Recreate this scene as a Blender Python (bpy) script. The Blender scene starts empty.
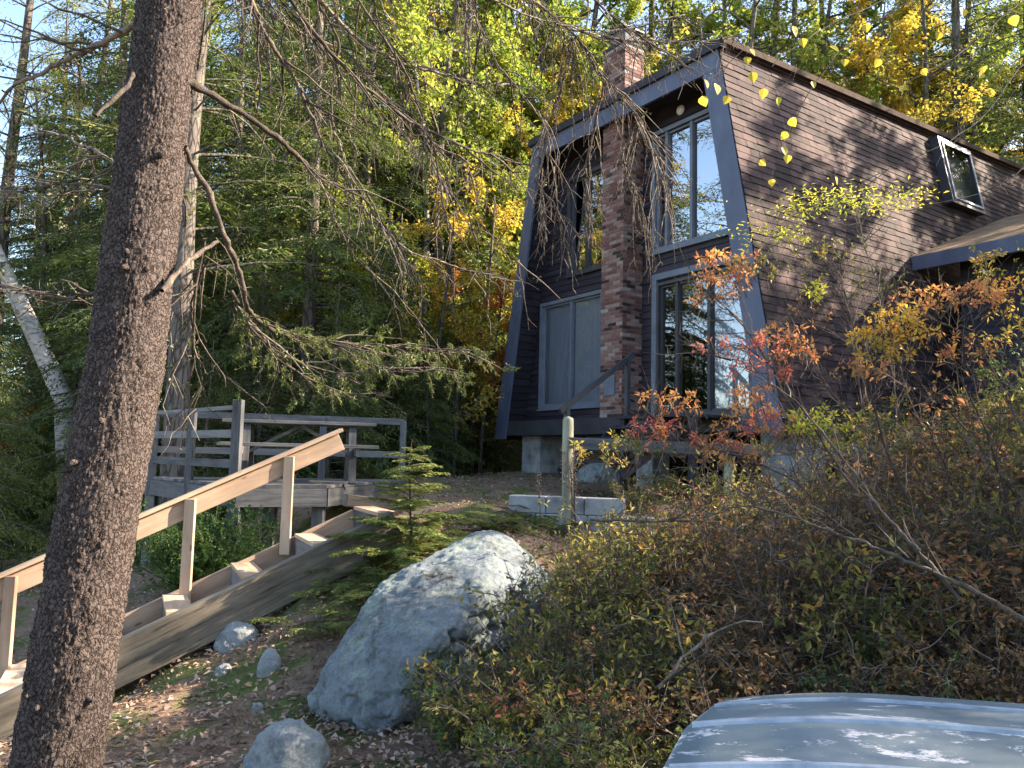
import bpy, bmesh, math, random
import numpy as np
from mathutils import Vector, noise as mnoise
rnd = random.Random(7)
rs = np.random.RandomState(11)
D = bpy.data
S = bpy.context.scene
COL = S.collection
PI = math.pi

# ------------------------------------------------------------------ camera
FPX, CW, CH = 790.0, 1024, 768
PITCH, ROLL = math.radians(5.3), math.radians(1.3)
EYE = np.array([0, 0, 1.6])
def _rx(a): c, s = math.cos(a), math.sin(a); return np.array([[1,0,0],[0,c,-s],[0,s,c]])
def _rz(a): c, s = math.cos(a), math.sin(a); return np.array([[c,-s,0],[s,c,0],[0,0,1]])
RC = _rx(PI/2 + PITCH) @ _rz(ROLL)
def at(px, py, Y):
    d = RC @ np.array([(px-CW/2)/FPX, -(py-CH/2)/FPX, -1.0])
    return EYE + d*(Y/d[1])
cam_d = D.cameras.new('camera'); cam = D.objects.new('camera', cam_d); COL.objects.link(cam)
from mathutils import Matrix
cam.matrix_world = Matrix([[*RC[0], 0], [*RC[1], 0], [*RC[2], 1.6], [0,0,0,1]])
cam_d.sensor_width = 36; cam_d.lens = FPX/CW*36
cam_d.clip_start = 0.05; cam_d.clip_end = 1500
S.camera = cam

# ------------------------------------------------------------------ light
SUN_EL = math.radians(31)
SUN_DIR = np.array([1.0, 0.12]); SUN_DIR = SUN_DIR/np.linalg.norm(SUN_DIR)   # towards the sun, horizontal
w = D.worlds.new('World'); S.world = w; w.use_nodes = True
nt = w.node_tree; bg = nt.nodes['Background']
sky = nt.nodes.new('ShaderNodeTexSky'); sky.sky_type = 'NISHITA'; sky.sun_disc = False
sky.sun_elevation = SUN_EL; sky.sun_rotation = math.atan2(SUN_DIR[0], SUN_DIR[1])
sky.air_density = 1.0; sky.dust_density = 1.6; sky.ozone_density = 1.0
nt.links.new(sky.outputs[0], bg.inputs[0]); bg.inputs[1].default_value = 0.115
sl = D.lights.new('sun', 'SUN'); sl.energy = 5.0; sl.angle = math.radians(0.6); sl.color = (1.0, 0.82, 0.63)
sun = D.objects.new('sun', sl); COL.objects.link(sun)
sd = Vector((SUN_DIR[0]*math.cos(SUN_EL), SUN_DIR[1]*math.cos(SUN_EL), math.sin(SUN_EL)))
sun.rotation_euler = sd.to_track_quat('Z', 'Y').to_euler(); sun.location = (20, -8, 20)
S.view_settings.view_transform = 'Standard'; S.view_settings.look = 'None'
S.view_settings.gamma = 1; S.view_settings.use_curve_mapping = False
S.view_settings.exposure = 2.25
S.render.engine = 'CYCLES'
S.cycles.max_bounces = 6; S.cycles.diffuse_bounces = 3; S.cycles.glossy_bounces = 3
S.cycles.transmission_bounces = 4; S.cycles.transparent_max_bounces = 8
S.cycles.sample_clamp_indirect = 6; S.cycles.use_denoising = True

# ------------------------------------------------------------------ helpers
def tag(o, label=None, cat=None, group=None, kind=None):
    if label: o['label'] = label
    if cat: o['category'] = cat
    if group: o['group'] = group
    if kind: o['kind'] = kind
    return o
def empty(name, loc=(0,0,0), rz=0):
    o = D.objects.new(name, None); COL.objects.link(o); o.location = loc; o.rotation_euler = (0,0,rz); return o
def link(name, me, mat=None, parent=None, loc=None):
    o = D.objects.new(name, me); COL.objects.link(o)
    if mat is not None and len(me.materials) == 0: me.materials.append(mat)
    if parent is not None: o.parent = parent
    if loc is not None: o.location = loc
    return o
def copy_tree(o, parent=None):
    c = o.copy(); COL.objects.link(c)
    if parent is not None: c.parent = parent
    for ch in list(o.children): copy_tree(ch, c)
    return c

class MB:
    """collects numpy geometry and links it as one mesh"""
    def __init__(s): s.v=[]; s.f=[]; s.n=0; s.r=[]; s.g=[]
    def add(s, v, f, r=None, g=None):
        v = np.asarray(v, float).reshape(-1,3); f = np.asarray(f, int); s.g.append(v if g is None else g)
        s.v.append(v); s.f.append(f + s.n); s.n += len(v)
        s.r.append(np.full(len(f), rnd.random()) if r is None else np.broadcast_to(np.asarray(r, float), (len(f),)))
    def box(s, a, b, M=None, r=None):
        x0,y0,z0 = a; x1,y1,z1 = b
        v = np.array([[x0,y0,z0],[x1,y0,z0],[x1,y1,z0],[x0,y1,z0],[x0,y0,z1],[x1,y0,z1],[x1,y1,z1],[x0,y1,z1]], float)
        k = int(np.argmax(np.ptp(v,axis=0))); g = v - v.mean(0); g = g[:, [(k+2)%3, k, (k+1)%3]] + np.array([rnd.random()*9, rnd.random()*9, rnd.random()*9])
        if M is not None: v = v @ np.asarray(M[0]).T + np.asarray(M[1])
        s.add(v, [[0,3,2,1],[4,5,6,7],[0,1,5,4],[1,2,6,5],[2,3,7,6],[3,0,4,7]], r, g)
    def beam(s, p, q, wd, ht, up=(0,0,1), r=None):
        """box of width wd, height ht whose axis runs p->q"""
        p = np.asarray(p,float); q = np.asarray(q,float); d = q-p; L = np.linalg.norm(d); d = d/L
        sx = np.cross(d, np.asarray(up,float)); sx /= np.linalg.norm(sx); uz = np.cross(sx, d)
        M = (np.stack([sx, d, uz], 1), p)
        s.box((-wd/2, 0, -ht/2), (wd/2, L, ht/2), M, r)
    def prism(s, poly, h0, h1, axis=1, r=None):
        """poly: list of (a,b) in the plane perpendicular to axis (x,z for axis 1)"""
        n = len(poly); v = []
        for h in (h0, h1):
            for a, b in poly:
                v.append((a,h,b) if axis==1 else ((h,a,b) if axis==0 else (a,b,h)))
        for i in range(n):
            j = (i+1) % n
            s.add([v[i], v[j], v[j+n], v[i+n]], [[0,1,2,3]], r)
        s.add(v[:n], [list(range(n))][0:1], r); s.add(v[n:], [list(range(n))][0:1], r)
    def tube(s, pts, rad, n=6, r=None, cap=False):
        pts = np.asarray(pts, float); m = len(pts); rad = np.broadcast_to(np.asarray(rad,float),(m,))
        d = np.gradient(pts, axis=0); d /= (np.linalg.norm(d,axis=1,keepdims=True)+1e-9)
        ref = np.array([0,0,1.0]) if abs(d[0][2]) < .9 else np.array([1.0,0,0])
        a = np.cross(d, ref); a /= (np.linalg.norm(a,axis=1,keepdims=True)+1e-9); b = np.cross(d, a)
        t = np.arange(n)*2*PI/n
        v = pts[:,None,:] + rad[:,None,None]*(np.cos(t)[None,:,None]*a[:,None,:] + np.sin(t)[None,:,None]*b[:,None,:])
        i = np.arange(m-1)[:,None]; k = np.arange(n)[None,:]; k2 = (k+1) % n
        f = np.stack([i*n+k, i*n+k2, (i+1)*n+k2, (i+1)*n+k], -1).reshape(-1,4)
        s.add(v.reshape(-1,3), f, r)
        if cap:
            for e, q in ((0, pts[0]), (m-1, pts[-1])):
                base = v[e]
                s.add(np.vstack([base, q]), [[i, (i+1)%n, n, n] for i in range(n)], r) if False else [s.add([base[i], base[(i+1)%n], q], [[0,1,2]], r) for i in range(n)]
    def leaves(s, c, d, nrm, L, W, r=None, fold=.18):
        """rhombic leaves: centre base c, direction d, surface normal nrm"""
        c = np.asarray(c,float); N = len(c)
        if N == 0: return
        d = d/(np.linalg.norm(d,axis=1,keepdims=True)+1e-9)
        sd_ = np.cross(d, nrm); sd_ /= (np.linalg.norm(sd_,axis=1,keepdims=True)+1e-9)
        up = np.cross(sd_, d)
        L = np.broadcast_to(np.asarray(L,float),(N,))[:,None]; W = np.broadcast_to(np.asarray(W,float),(N,))[:,None]
        v = np.stack([c, c+d*L*.45+sd_*W/2+up*W*fold, c+d*L-up*L*.12, c+d*L*.45-sd_*W/2+up*W*fold], 1)
        f = np.arange(N*4).reshape(N,4)
        s.add(v.reshape(-1,3), f, rs.rand(N) if r is None else r)
    def mesh(s, name, smooth=False):
        me = D.meshes.new(name)
        V = np.concatenate(s.v) if s.v else np.zeros((0,3))
        tri_n = [len(f[0]) if len(f) else 0 for f in s.f]
        loops = np.concatenate([f.reshape(-1) for f in s.f]); tot = np.concatenate([np.full(len(f), f.shape[1]) for f in s.f])
        me.vertices.add(len(V)); me.vertices.foreach_set('co', V.astype(np.float32).ravel())
        me.loops.add(len(loops)); me.loops.foreach_set('vertex_index', loops.astype(np.int32))
        me.polygons.add(len(tot)); st = np.concatenate([[0], np.cumsum(tot)[:-1]])
        me.polygons.foreach_set('loop_start', st.astype(np.int32)); me.polygons.foreach_set('loop_total', tot.astype(np.int32))
        at_ = me.attributes.new('rnd', 'FLOAT', 'FACE'); at_.data.foreach_set('value', np.concatenate(s.r).astype(np.float32))
        if len(V) < 60000:
            ag = me.attributes.new('gc', 'FLOAT_VECTOR', 'POINT'); ag.data.foreach_set('vector', np.concatenate(s.g).astype(np.float32).ravel())
        me.update(calc_edges=True)
        me.polygons.foreach_set('use_smooth', np.full(len(tot), bool(smooth)))
        return me
    def build(s, name, mat, parent=None, smooth=False, bevel=0):
        me = s.mesh(name, smooth)
        o = link(name, me, mat, parent)
        if bevel:
            bm = bmesh.new(); bm.from_mesh(me); bmesh.ops.remove_doubles(bm, verts=bm.verts, dist=1e-5)
            bmesh.ops.recalc_face_normals(bm, faces=bm.faces)
            bmesh.ops.bevel(bm, geom=list(bm.edges), offset=bevel, segments=1, affect='EDGES', clamp_overlap=True)
            bm.to_mesh(me); bm.free()
        return o

# ------------------------------------------------------------------ materials
def newmat(name):
    m = D.materials.new(name); m.use_nodes = True; nt = m.node_tree
    for n in list(nt.nodes): nt.nodes.remove(n)
    out = nt.nodes.new('ShaderNodeOutputMaterial'); return m, nt, out
def N(nt, t, **kw):
    n = nt.nodes.new(t)
    for k, v in kw.items():
        if k.startswith('i_'):
            k2 = k[2:]; n.inputs[int(k2) if k2.isdigit() else k2.replace('_', ' ')].default_value = v
        else: setattr(n, k, v)
    return n
def ramp(nt, stops, interp='LINEAR'):
    n = nt.nodes.new('ShaderNodeValToRGB'); cr = n.color_ramp; cr.interpolation = interp
    while len(cr.elements) < len(stops): cr.elements.new(.5)
    for e, (p, c) in zip(cr.elements, stops): e.position = p; e.color = (*c, 1)
    return n
def surf(name, stops, scale=4, detail=8, rough=.8, bump=.3, bscale=None, stretch=(1,1,1), dist=.02, coords='Object', spec=.3, metallic=0, attr=0, rough2=None, distort=0, bumpdist=None):
    """general worn surface: noise -> colour ramp, noise -> bump, optional per-piece variation"""
    m, nt, out = newmat(name); L = nt.links.new
    tc = N(nt, 'ShaderNodeTexCoord'); mp = N(nt, 'ShaderNodeMapping'); mp.inputs['Scale'].default_value = stretch
    L(tc.outputs[coords], mp.inputs[0])
    nz = N(nt, 'ShaderNodeTexNoise', i_Scale=scale, i_Detail=detail, i_Roughness=.62, i_Distortion=distort); L(mp.outputs[0], nz.inputs['Vector'])
    rp = ramp(nt, stops)
    if attr:
        a = N(nt, 'ShaderNodeAttribute', attribute_name='rnd')
        mm = N(nt, 'ShaderNodeMath', operation='MULTIPLY_ADD'); mm.inputs[1].default_value = attr; mm.inputs[2].default_value = -attr/2
        L(a.outputs['Fac'], mm.inputs[0]); ad = N(nt, 'ShaderNodeMath', operation='ADD'); L(mm.outputs[0], ad.inputs[0]); L(nz.outputs[0], ad.inputs[1]); L(ad.outputs[0], rp.inputs[0])
    else: L(nz.outputs[0], rp.inputs[0])
    b = N(nt, 'ShaderNodeBsdfPrincipled', i_Roughness=rough, i_Metallic=metallic); b.inputs['Specular IOR Level'].default_value = spec
    L(rp.outputs[0], b.inputs['Base Color'])
    if bump:
        n2 = N(nt, 'ShaderNodeTexNoise', i_Scale=bscale or scale*6, i_Detail=6, i_Roughness=.65); L(mp.outputs[0], n2.inputs['Vector'])
        bp = N(nt, 'ShaderNodeBump', i_Strength=bump, i_Distance=dist); L(n2.outputs[0], bp.inputs['Height']); L(bp.outputs[0], b.inputs['Normal'])
    L(b.outputs[0], out.inputs[0]); return m
def woodmat(name, stops, rough=.85, attr=.3, crack=.5, knots=0., bump=.4, spec=.2):
    """sawn wood: streaks, fine fibres and drying cracks run along each board (gc = coordinates along and across the board)"""
    m, nt, out = newmat(name); L = nt.links.new
    a = N(nt, 'ShaderNodeAttribute', attribute_name='gc'); r_ = N(nt, 'ShaderNodeAttribute', attribute_name='rnd')
    def noise(scale, sc, detail=6, dist=0):
        mp = N(nt, 'ShaderNodeMapping'); mp.inputs['Scale'].default_value = scale; L(a.outputs['Vector'], mp.inputs[0])
        n = N(nt, 'ShaderNodeTexNoise', i_Scale=sc, i_Detail=detail, i_Roughness=.65, i_Distortion=dist); L(mp.outputs[0], n.inputs['Vector']); return n
    big = noise((1,.12,1), 14, 5, .6); fib = noise((1,.025,1), 120, 4); blot = noise((1,1,1), 3.5, 4)
    mu = N(nt, 'ShaderNodeMath', operation='MULTIPLY_ADD', i_1=.55); L(big.outputs[0], mu.inputs[0])
    m2 = N(nt, 'ShaderNodeMath', operation='MULTIPLY_ADD', i_1=.25); L(fib.outputs[0], m2.inputs[0]); m3 = N(nt, 'ShaderNodeMath', operation='MULTIPLY_ADD', i_1=.25, i_2=-.02); L(blot.outputs[0], m3.inputs[0]); L(m3.outputs[0], m2.inputs[2]); L(m2.outputs[0], mu.inputs[2])
    mr = N(nt, 'ShaderNodeMath', operation='MULTIPLY_ADD', i_1=attr, i_2=-attr/2); L(r_.outputs['Fac'], mr.inputs[0]); ad = N(nt, 'ShaderNodeMath', operation='ADD'); L(mu.outputs[0], ad.inputs[0]); L(mr.outputs[0], ad.inputs[1])
    rp = ramp(nt, stops); L(ad.outputs[0], rp.inputs[0]); col = rp.outputs[0]
    cr = noise((1,.018,1), 42, 2, 0); rc = ramp(nt, [(.0,(1,1,1)),(.33,(1,1,1)),(.36,(1-crack,)*3),(.39,(1,1,1))]); L(cr.outputs[0], rc.inputs[0])
    mx = N(nt, 'ShaderNodeMixRGB', blend_type='MULTIPLY', i_Fac=1); L(col, mx.inputs[1]); L(rc.outputs[0], mx.inputs[2]); col = mx.outputs[0]
    if knots:
        mp = N(nt, 'ShaderNodeMapping'); mp.inputs['Scale'].default_value = (5,1.6,5); L(a.outputs['Vector'], mp.inputs[0]); vo = N(nt, 'ShaderNodeTexVoronoi', i_Scale=1.5); L(mp.outputs[0], vo.inputs['Vector'])
        rk = ramp(nt, [(.0,(.30,.20,.13)),(.06,(.42,.28,.18)),(.10,(1,1,1))]); L(vo.outputs['Distance'], rk.inputs[0]); mk = N(nt, 'ShaderNodeMixRGB', blend_type='MULTIPLY', i_Fac=knots); L(col, mk.inputs[1]); L(rk.outputs[0], mk.inputs[2]); col = mk.outputs[0]
    b = N(nt, 'ShaderNodeBsdfPrincipled', i_Roughness=rough); b.inputs['Specular IOR Level'].default_value = spec; L(col, b.inputs['Base Color'])
    hs = N(nt, 'ShaderNodeMixRGB', blend_type='MULTIPLY', i_Fac=1); L(rc.outputs[0], hs.inputs[1]); L(fib.outputs[0], hs.inputs[2])
    bp = N(nt, 'ShaderNodeBump', i_Strength=bump, i_Distance=.004); L(hs.outputs[0], bp.inputs['Height']); L(bp.outputs[0], b.inputs['Normal']); L(b.outputs[0], out.inputs[0]); return m
def leafmat(name, stops, tr=.45, rough=.55, noise_amt=.25, nscale=1.2):
    """leaf colours vary from leaf to leaf (attribute) and in drifts through the crown (noise)"""
    m, nt, out = newmat(name); L = nt.links.new
    a = N(nt, 'ShaderNodeAttribute', attribute_name='rnd'); tc = N(nt, 'ShaderNodeTexCoord')
    nz = N(nt, 'ShaderNodeTexNoise', i_Scale=nscale, i_Detail=2); L(tc.outputs['Object'], nz.inputs['Vector'])
    mr = N(nt, 'ShaderNodeMapRange'); mr.inputs[1].default_value = .3; mr.inputs[2].default_value = .7; L(nz.outputs[0], mr.inputs[0])
    mx = N(nt, 'ShaderNodeMix'); mx.inputs[0].default_value = .5; L(a.outputs['Fac'], mx.inputs[2]); L(mr.outputs[0], mx.inputs[3])
    rp = ramp(nt, stops); L(mx.outputs[0], rp.inputs[0])
    d = N(nt, 'ShaderNodeBsdfPrincipled', i_Roughness=rough); d.inputs['Specular IOR Level'].default_value = .35
    t = N(nt, 'ShaderNodeBsdfTranslucent'); L(rp.outputs[0], d.inputs['Base Color']); L(rp.outputs[0], t.inputs[0])
    ms = N(nt, 'ShaderNodeMixShader', i_0=tr); L(d.outputs[0], ms.inputs[1]); L(t.outputs[0], ms.inputs[2]); L(ms.outputs[0], out.inputs[0])
    return m
def glassmat(name, refl=.35, tint=(.90,.94,1), top=1):
    m, nt, out = newmat(name); L = nt.links.new
    fr = N(nt, 'ShaderNodeFresnel', i_IOR=1.9); mr = N(nt, 'ShaderNodeMapRange'); mr.inputs[1].default_value = 0; mr.inputs[2].default_value = 1
    mr.inputs[3].default_value = refl*.6; mr.inputs[4].default_value = top; L(fr.outputs[0], mr.inputs[0])
    g = N(nt, 'ShaderNodeBsdfGlossy', i_Roughness=.01); t = N(nt, 'ShaderNodeBsdfTransparent'); t.inputs[0].default_value = (*tint, 1)
    tc = N(nt, 'ShaderNodeTexCoord'); nz = N(nt, 'ShaderNodeTexNoise', i_Scale=1.3, i_Detail=1); L(tc.outputs['Object'], nz.inputs['Vector'])
    bp = N(nt, 'ShaderNodeBump', i_Strength=.06, i_Distance=.05); L(nz.outputs[0], bp.inputs['Height']); L(bp.outputs[0], g.inputs['Normal'])
    ms = N(nt, 'ShaderNodeMixShader'); L(mr.outputs[0], ms.inputs[0]); L(t.outputs[0], ms.inputs[1]); L(g.outputs[0], ms.inputs[2]); L(ms.outputs[0], out.inputs[0])
    return m
def barkmat(name, dark, mid, light, scale=18, stretch=(1,1,.35), lichen=None, bump=.8, dist=.02):
    m, nt, out = newmat(name); L = nt.links.new
    tc = N(nt, 'ShaderNodeTexCoord'); mp = N(nt, 'ShaderNodeMapping'); mp.inputs['Scale'].default_value = stretch; L(tc.outputs['Object'], mp.inputs[0])
    dn = N(nt, 'ShaderNodeTexNoise', i_Scale=scale*.6, i_Detail=4); L(mp.outputs[0], dn.inputs['Vector'])
    mv = N(nt, 'ShaderNodeMixRGB', blend_type='ADD', i_Fac=.06); L(mp.outputs[0], mv.inputs[1]); L(dn.outputs['Color'], mv.inputs[2])
    vo = N(nt, 'ShaderNodeTexVoronoi', feature='DISTANCE_TO_EDGE', i_Scale=scale); L(mv.outputs[0], vo.inputs['Vector'])
    nz = N(nt, 'ShaderNodeTexNoise', i_Scale=scale*1.7, i_Detail=8, i_Roughness=.7); L(mp.outputs[0], nz.inputs['Vector'])
    mr = N(nt, 'ShaderNodeMapRange'); mr.inputs[1].default_value = 0; mr.inputs[2].default_value = .16; L(vo.outputs['Distance'], mr.inputs[0])
    mu = N(nt, 'ShaderNodeMath', operation='MULTIPLY_ADD'); L(mr.outputs[0], mu.inputs[0]); mu.inputs[1].default_value = .35
    sb = N(nt, 'ShaderNodeMath', operation='MULTIPLY', i_1=.75); L(nz.outputs[0], sb.inputs[0]); L(sb.outputs[0], mu.inputs[2])
    rp = ramp(nt, [(.2, dark), (.5, mid), (.78, light)]); L(mu.outputs[0], rp.inputs[0]); colr = rp.outputs[0]
    if lichen:
        n3 = N(nt, 'ShaderNodeTexNoise', i_Scale=3.5, i_Detail=8, i_Roughness=.75); L(tc.outputs['Object'], n3.inputs['Vector'])
        r3 = ramp(nt, [(.56, (0,0,0)), (.66, (1,1,1))]); L(n3.outputs[0], r3.inputs[0])
        mm = N(nt, 'ShaderNodeMixRGB'); mm.inputs[2].default_value = (*lichen, 1); L(r3.outputs[0], mm.inputs[0]); L(colr, mm.inputs[1]); colr = mm.outputs[0]
    b = N(nt, 'ShaderNodeBsdfPrincipled', i_Roughness=.9); b.inputs['Specular IOR Level'].default_value = .15; L(colr, b.inputs['Base Color'])
    bp = N(nt, 'ShaderNodeBump', i_Strength=bump, i_Distance=dist); L(mu.outputs[0], bp.inputs['Height']); L(bp.outputs[0], b.inputs['Normal'])
    L(b.outputs[0], out.inputs[0]); return m

M = {}
M['spruce_bark'] = barkmat('spruce_bark', (.012,.009,.009), (.048,.037,.034), (.115,.094,.085), scale=56, stretch=(1,1,.72), lichen=None, bump=1, dist=.010)
M['far_bark'] = barkmat('far_bark', (.02,.018,.016), (.07,.06,.052), (.15,.13,.115), scale=10, stretch=(1,1,.25), lichen=(.16,.19,.14), bump=.7, dist=.03)
M['pale_bark'] = surf('pale_bark', [(.35,(.06,.055,.05)),(.45,(.38,.36,.33)),(.75,(.6,.57,.52))], scale=6, stretch=(1,1,2.5), bump=.3)
M['twig'] = surf('dead_twig', [(.3,(.05,.04,.033)),(.55,(.13,.105,.085)),(.72,(.24,.21,.17))], scale=22, bump=1, bscale=110, dist=.008, rough=.9, attr=.4)
M['shrub_twig'] = surf('shrub_twig', [(.3,(.05,.035,.03)),(.6,(.13,.10,.08)),(.8,(.22,.18,.15))], scale=14, bump=.4, dist=.003, rough=.9, attr=.5)
M['lichen'] = leafmat('lichen', [(.2,(.12,.14,.06)),(.8,(.30,.31,.17))], tr=.2)
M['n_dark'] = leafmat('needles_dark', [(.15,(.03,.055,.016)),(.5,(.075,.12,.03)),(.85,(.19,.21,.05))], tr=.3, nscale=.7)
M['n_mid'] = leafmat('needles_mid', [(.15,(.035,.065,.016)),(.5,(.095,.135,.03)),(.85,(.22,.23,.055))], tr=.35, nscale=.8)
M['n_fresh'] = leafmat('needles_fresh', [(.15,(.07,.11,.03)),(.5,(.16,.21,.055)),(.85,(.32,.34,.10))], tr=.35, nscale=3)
M['n_sunlit_tint'] = leafmat('needles_sunlit_tint', [(.15,(.14,.17,.05)),(.5,(.30,.32,.10)),(.85,(.50,.46,.17))], tr=.4, nscale=.8)  # sunlight on the crowns is put into this pale yellow needle colour
M['l_yg'] = leafmat('leaves_yellow_green', [(.15,(.10,.17,.03)),(.5,(.26,.34,.05)),(.85,(.50,.47,.08))], tr=.55, nscale=.6)
M['l_yel'] = leafmat('leaves_yellow', [(.15,(.22,.22,.04)),(.5,(.52,.42,.06)),(.85,(.72,.50,.07))], tr=.55, nscale=.6)
M['l_org'] = leafmat('leaves_orange', [(.15,(.32,.20,.04)),(.5,(.58,.26,.05)),(.85,(.60,.14,.05))], tr=.55, nscale=.6)
M['l_grn'] = leafmat('leaves_green', [(.15,(.04,.09,.02)),(.5,(.10,.17,.035)),(.85,(.24,.28,.06))], tr=.5, nscale=.7)
M['s_olive'] = leafmat('shrub_olive', [(.1,(.05,.065,.02)),(.45,(.14,.155,.04)),(.7,(.36,.31,.06)),(.9,(.48,.25,.07))], tr=.4, nscale=2.2)
M['s_brown'] = leafmat('shrub_brown', [(.1,(.045,.036,.02)),(.4,(.14,.10,.045)),(.65,(.30,.16,.07)),(.9,(.34,.27,.07))], tr=.35, nscale=2.2)
M['s_green'] = leafmat('shrub_green', [(.1,(.04,.08,.025)),(.5,(.09,.15,.04)),(.9,(.22,.24,.07))], tr=.4, nscale=2.2)
M['s_red'] = leafmat('shrub_red', [(.1,(.09,.075,.035)),(.4,(.26,.16,.06)),(.65,(.42,.19,.08)),(.9,(.36,.11,.08))], tr=.45, nscale=2.2)
M['a_orange'] = leafmat('azalea_orange', [(.1,(.50,.36,.10)),(.4,(.66,.36,.12)),(.7,(.70,.28,.11)),(.9,(.62,.20,.12))], tr=.5, nscale=5)
M['a_red'] = leafmat('azalea_red', [(.1,(.60,.32,.14)),(.45,(.64,.20,.13)),(.85,(.50,.12,.13))], tr=.5, nscale=5)
M['a_gold'] = leafmat('azalea_gold', [(.1,(.50,.50,.09)),(.45,(.78,.55,.09)),(.85,(.78,.36,.08))], tr=.5, nscale=5)
M['a_lime'] = leafmat('azalea_lime', [(.1,(.24,.32,.05)),(.45,(.50,.52,.06)),(.85,(.70,.60,.08))], tr=.5, nscale=5)
M['l_heart'] = leafmat('heart_leaf', [(.1,(.40,.42,.06)),(.5,(.62,.52,.06)),(.9,(.70,.50,.07))], tr=.55, nscale=5)
M['yew'] = leafmat('yew_needles', [(.1,(.025,.06,.015)),(.5,(.07,.14,.03)),(.9,(.20,.28,.06))], tr=.3, nscale=2)
M['litter'] = leafmat('fallen_leaf', [(.1,(.09,.06,.04)),(.35,(.20,.13,.09)),(.6,(.32,.22,.155)),(.8,(.48,.37,.30)),(.97,(.50,.33,.12))], tr=.1, rough=.75, nscale=3)
M['grass'] = leafmat('grass_blade', [(.1,(.05,.08,.02)),(.5,(.10,.14,.035)),(.9,(.22,.23,.08))], tr=.3, nscale=2)
M['shingle'] = surf('roof_shingle', [(.3,(.016,.010,.011)),(.5,(.036,.021,.023)),(.7,(.085,.053,.050))], scale=2.2, rough=.85, bump=.5, bscale=160, dist=.004, attr=.35)
M['siding'] = surf('stained_siding', [(.3,(.012,.010,.016)),(.55,(.023,.018,.027)),(.75,(.042,.034,.046))], scale=5, stretch=(.25,1,1.5), rough=.62, bump=.25, dist=.004, attr=.25, spec=.5)
M['trim'] = surf('slate_trim_paint', [(.3,(.065,.078,.125)),(.55,(.092,.11,.17)),(.75,(.13,.155,.22))], scale=3, stretch=(1,1,.5), rough=.5, bump=.15, dist=.003, spec=.5)
M['frame'] = surf('window_frame_paint', [(.3,(.11,.13,.165)),(.7,(.17,.20,.25))], scale=4, rough=.45, bump=.1, dist=.002, spec=.5)
M['darkframe'] = surf('dark_metal_frame', [(.3,(.035,.035,.042)),(.7,(.06,.06,.07))], scale=4, rough=.4, bump=.05, dist=.002, spec=.5)
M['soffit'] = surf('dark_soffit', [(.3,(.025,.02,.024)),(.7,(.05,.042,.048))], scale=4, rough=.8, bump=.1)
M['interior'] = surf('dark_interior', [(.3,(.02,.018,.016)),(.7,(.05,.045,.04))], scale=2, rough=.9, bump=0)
M['curtain'] = surf('pale_curtain', [(.3,(.74,.76,.80)),(.7,(.84,.86,.88))], scale=2, stretch=(1,1,.2), rough=.9, bump=.1)
M['mortar'] = surf('mortar', [(.3,(.28,.25,.24)),(.7,(.42,.38,.36))], scale=20, rough=.95, bump=.4, dist=.003)
M['glass'] = glassmat('window_glass', .30)
M['glass_lo'] = glassmat('roof_window_glass', .15, top=.3)
M['glass_hi'] = glassmat('upper_window_glass', .75)
M['old_wood'] = woodmat('weathered_grey_wood', [(.3,(.05,.052,.056)),(.5,(.115,.118,.122)),(.72,(.21,.208,.203))], attr=.3, crack=.6)
M['timber'] = woodmat('weathered_timber', [(.3,(.07,.062,.048)),(.5,(.17,.148,.115)),(.7,(.31,.27,.21))], attr=.2, crack=.75, bump=.7)
M['new_wood'] = woodmat('new_pine_lumber', [(.3,(.28,.19,.125)),(.5,(.42,.305,.215)),(.72,(.54,.42,.31))], rough=.7, attr=.22, crack=.2, knots=.8, bump=.2)
M['concrete'] = surf('pale_concrete', [(.28,(.14,.15,.15)),(.5,(.30,.31,.315)),(.7,(.42,.425,.42))], scale=4, rough=.9, bump=.5, dist=.006, attr=.15)
M['whitelamp'] = surf('white_lamp_glass', [(.3,(.7,.7,.7)),(.7,(.8,.8,.8))], scale=4, rough=.3, bump=0)
M['moss_roof'] = surf('needle_covered_shingle', [(.3,(.08,.055,.035)),(.5,(.19,.125,.07)),(.7,(.28,.20,.11))], scale=3.5, rough=.95, bump=.8, bscale=60, dist=.02)

def brickmat():
    m, nt, out = newmat('chimney_brick'); L = nt.links.new
    a = N(nt, 'ShaderNodeAttribute', attribute_name='rnd'); rp = ramp(nt, [(0,(.04,.025,.024)),(.24,(.08,.042,.038)),(.3,(.17,.075,.06)),(.5,(.23,.11,.09)),(.75,(.30,.18,.155)),(.92,(.38,.27,.24)),(1,(.44,.35,.32))])
    L(a.outputs['Fac'], rp.inputs[0]); tc = N(nt, 'ShaderNodeTexCoord'); nz = N(nt, 'ShaderNodeTexNoise', i_Scale=30, i_Detail=6); L(tc.outputs['Object'], nz.inputs['Vector'])
    mx = N(nt, 'ShaderNodeMixRGB', blend_type='MULTIPLY', i_Fac=.5); L(rp.outputs[0], mx.inputs[1]); L(nz.outputs['Color'], mx.inputs[2])
    b = N(nt, 'ShaderNodeBsdfPrincipled', i_Roughness=.9); L(mx.outputs[0], b.inputs['Base Color'])
    bp = N(nt, 'ShaderNodeBump', i_Strength=.6, i_Distance=.004); L(nz.outputs[0], bp.inputs['Height']); L(bp.outputs[0], b.inputs['Normal']); L(b.outputs[0], out.inputs[0]); return m
M['brick'] = brickmat()

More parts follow.
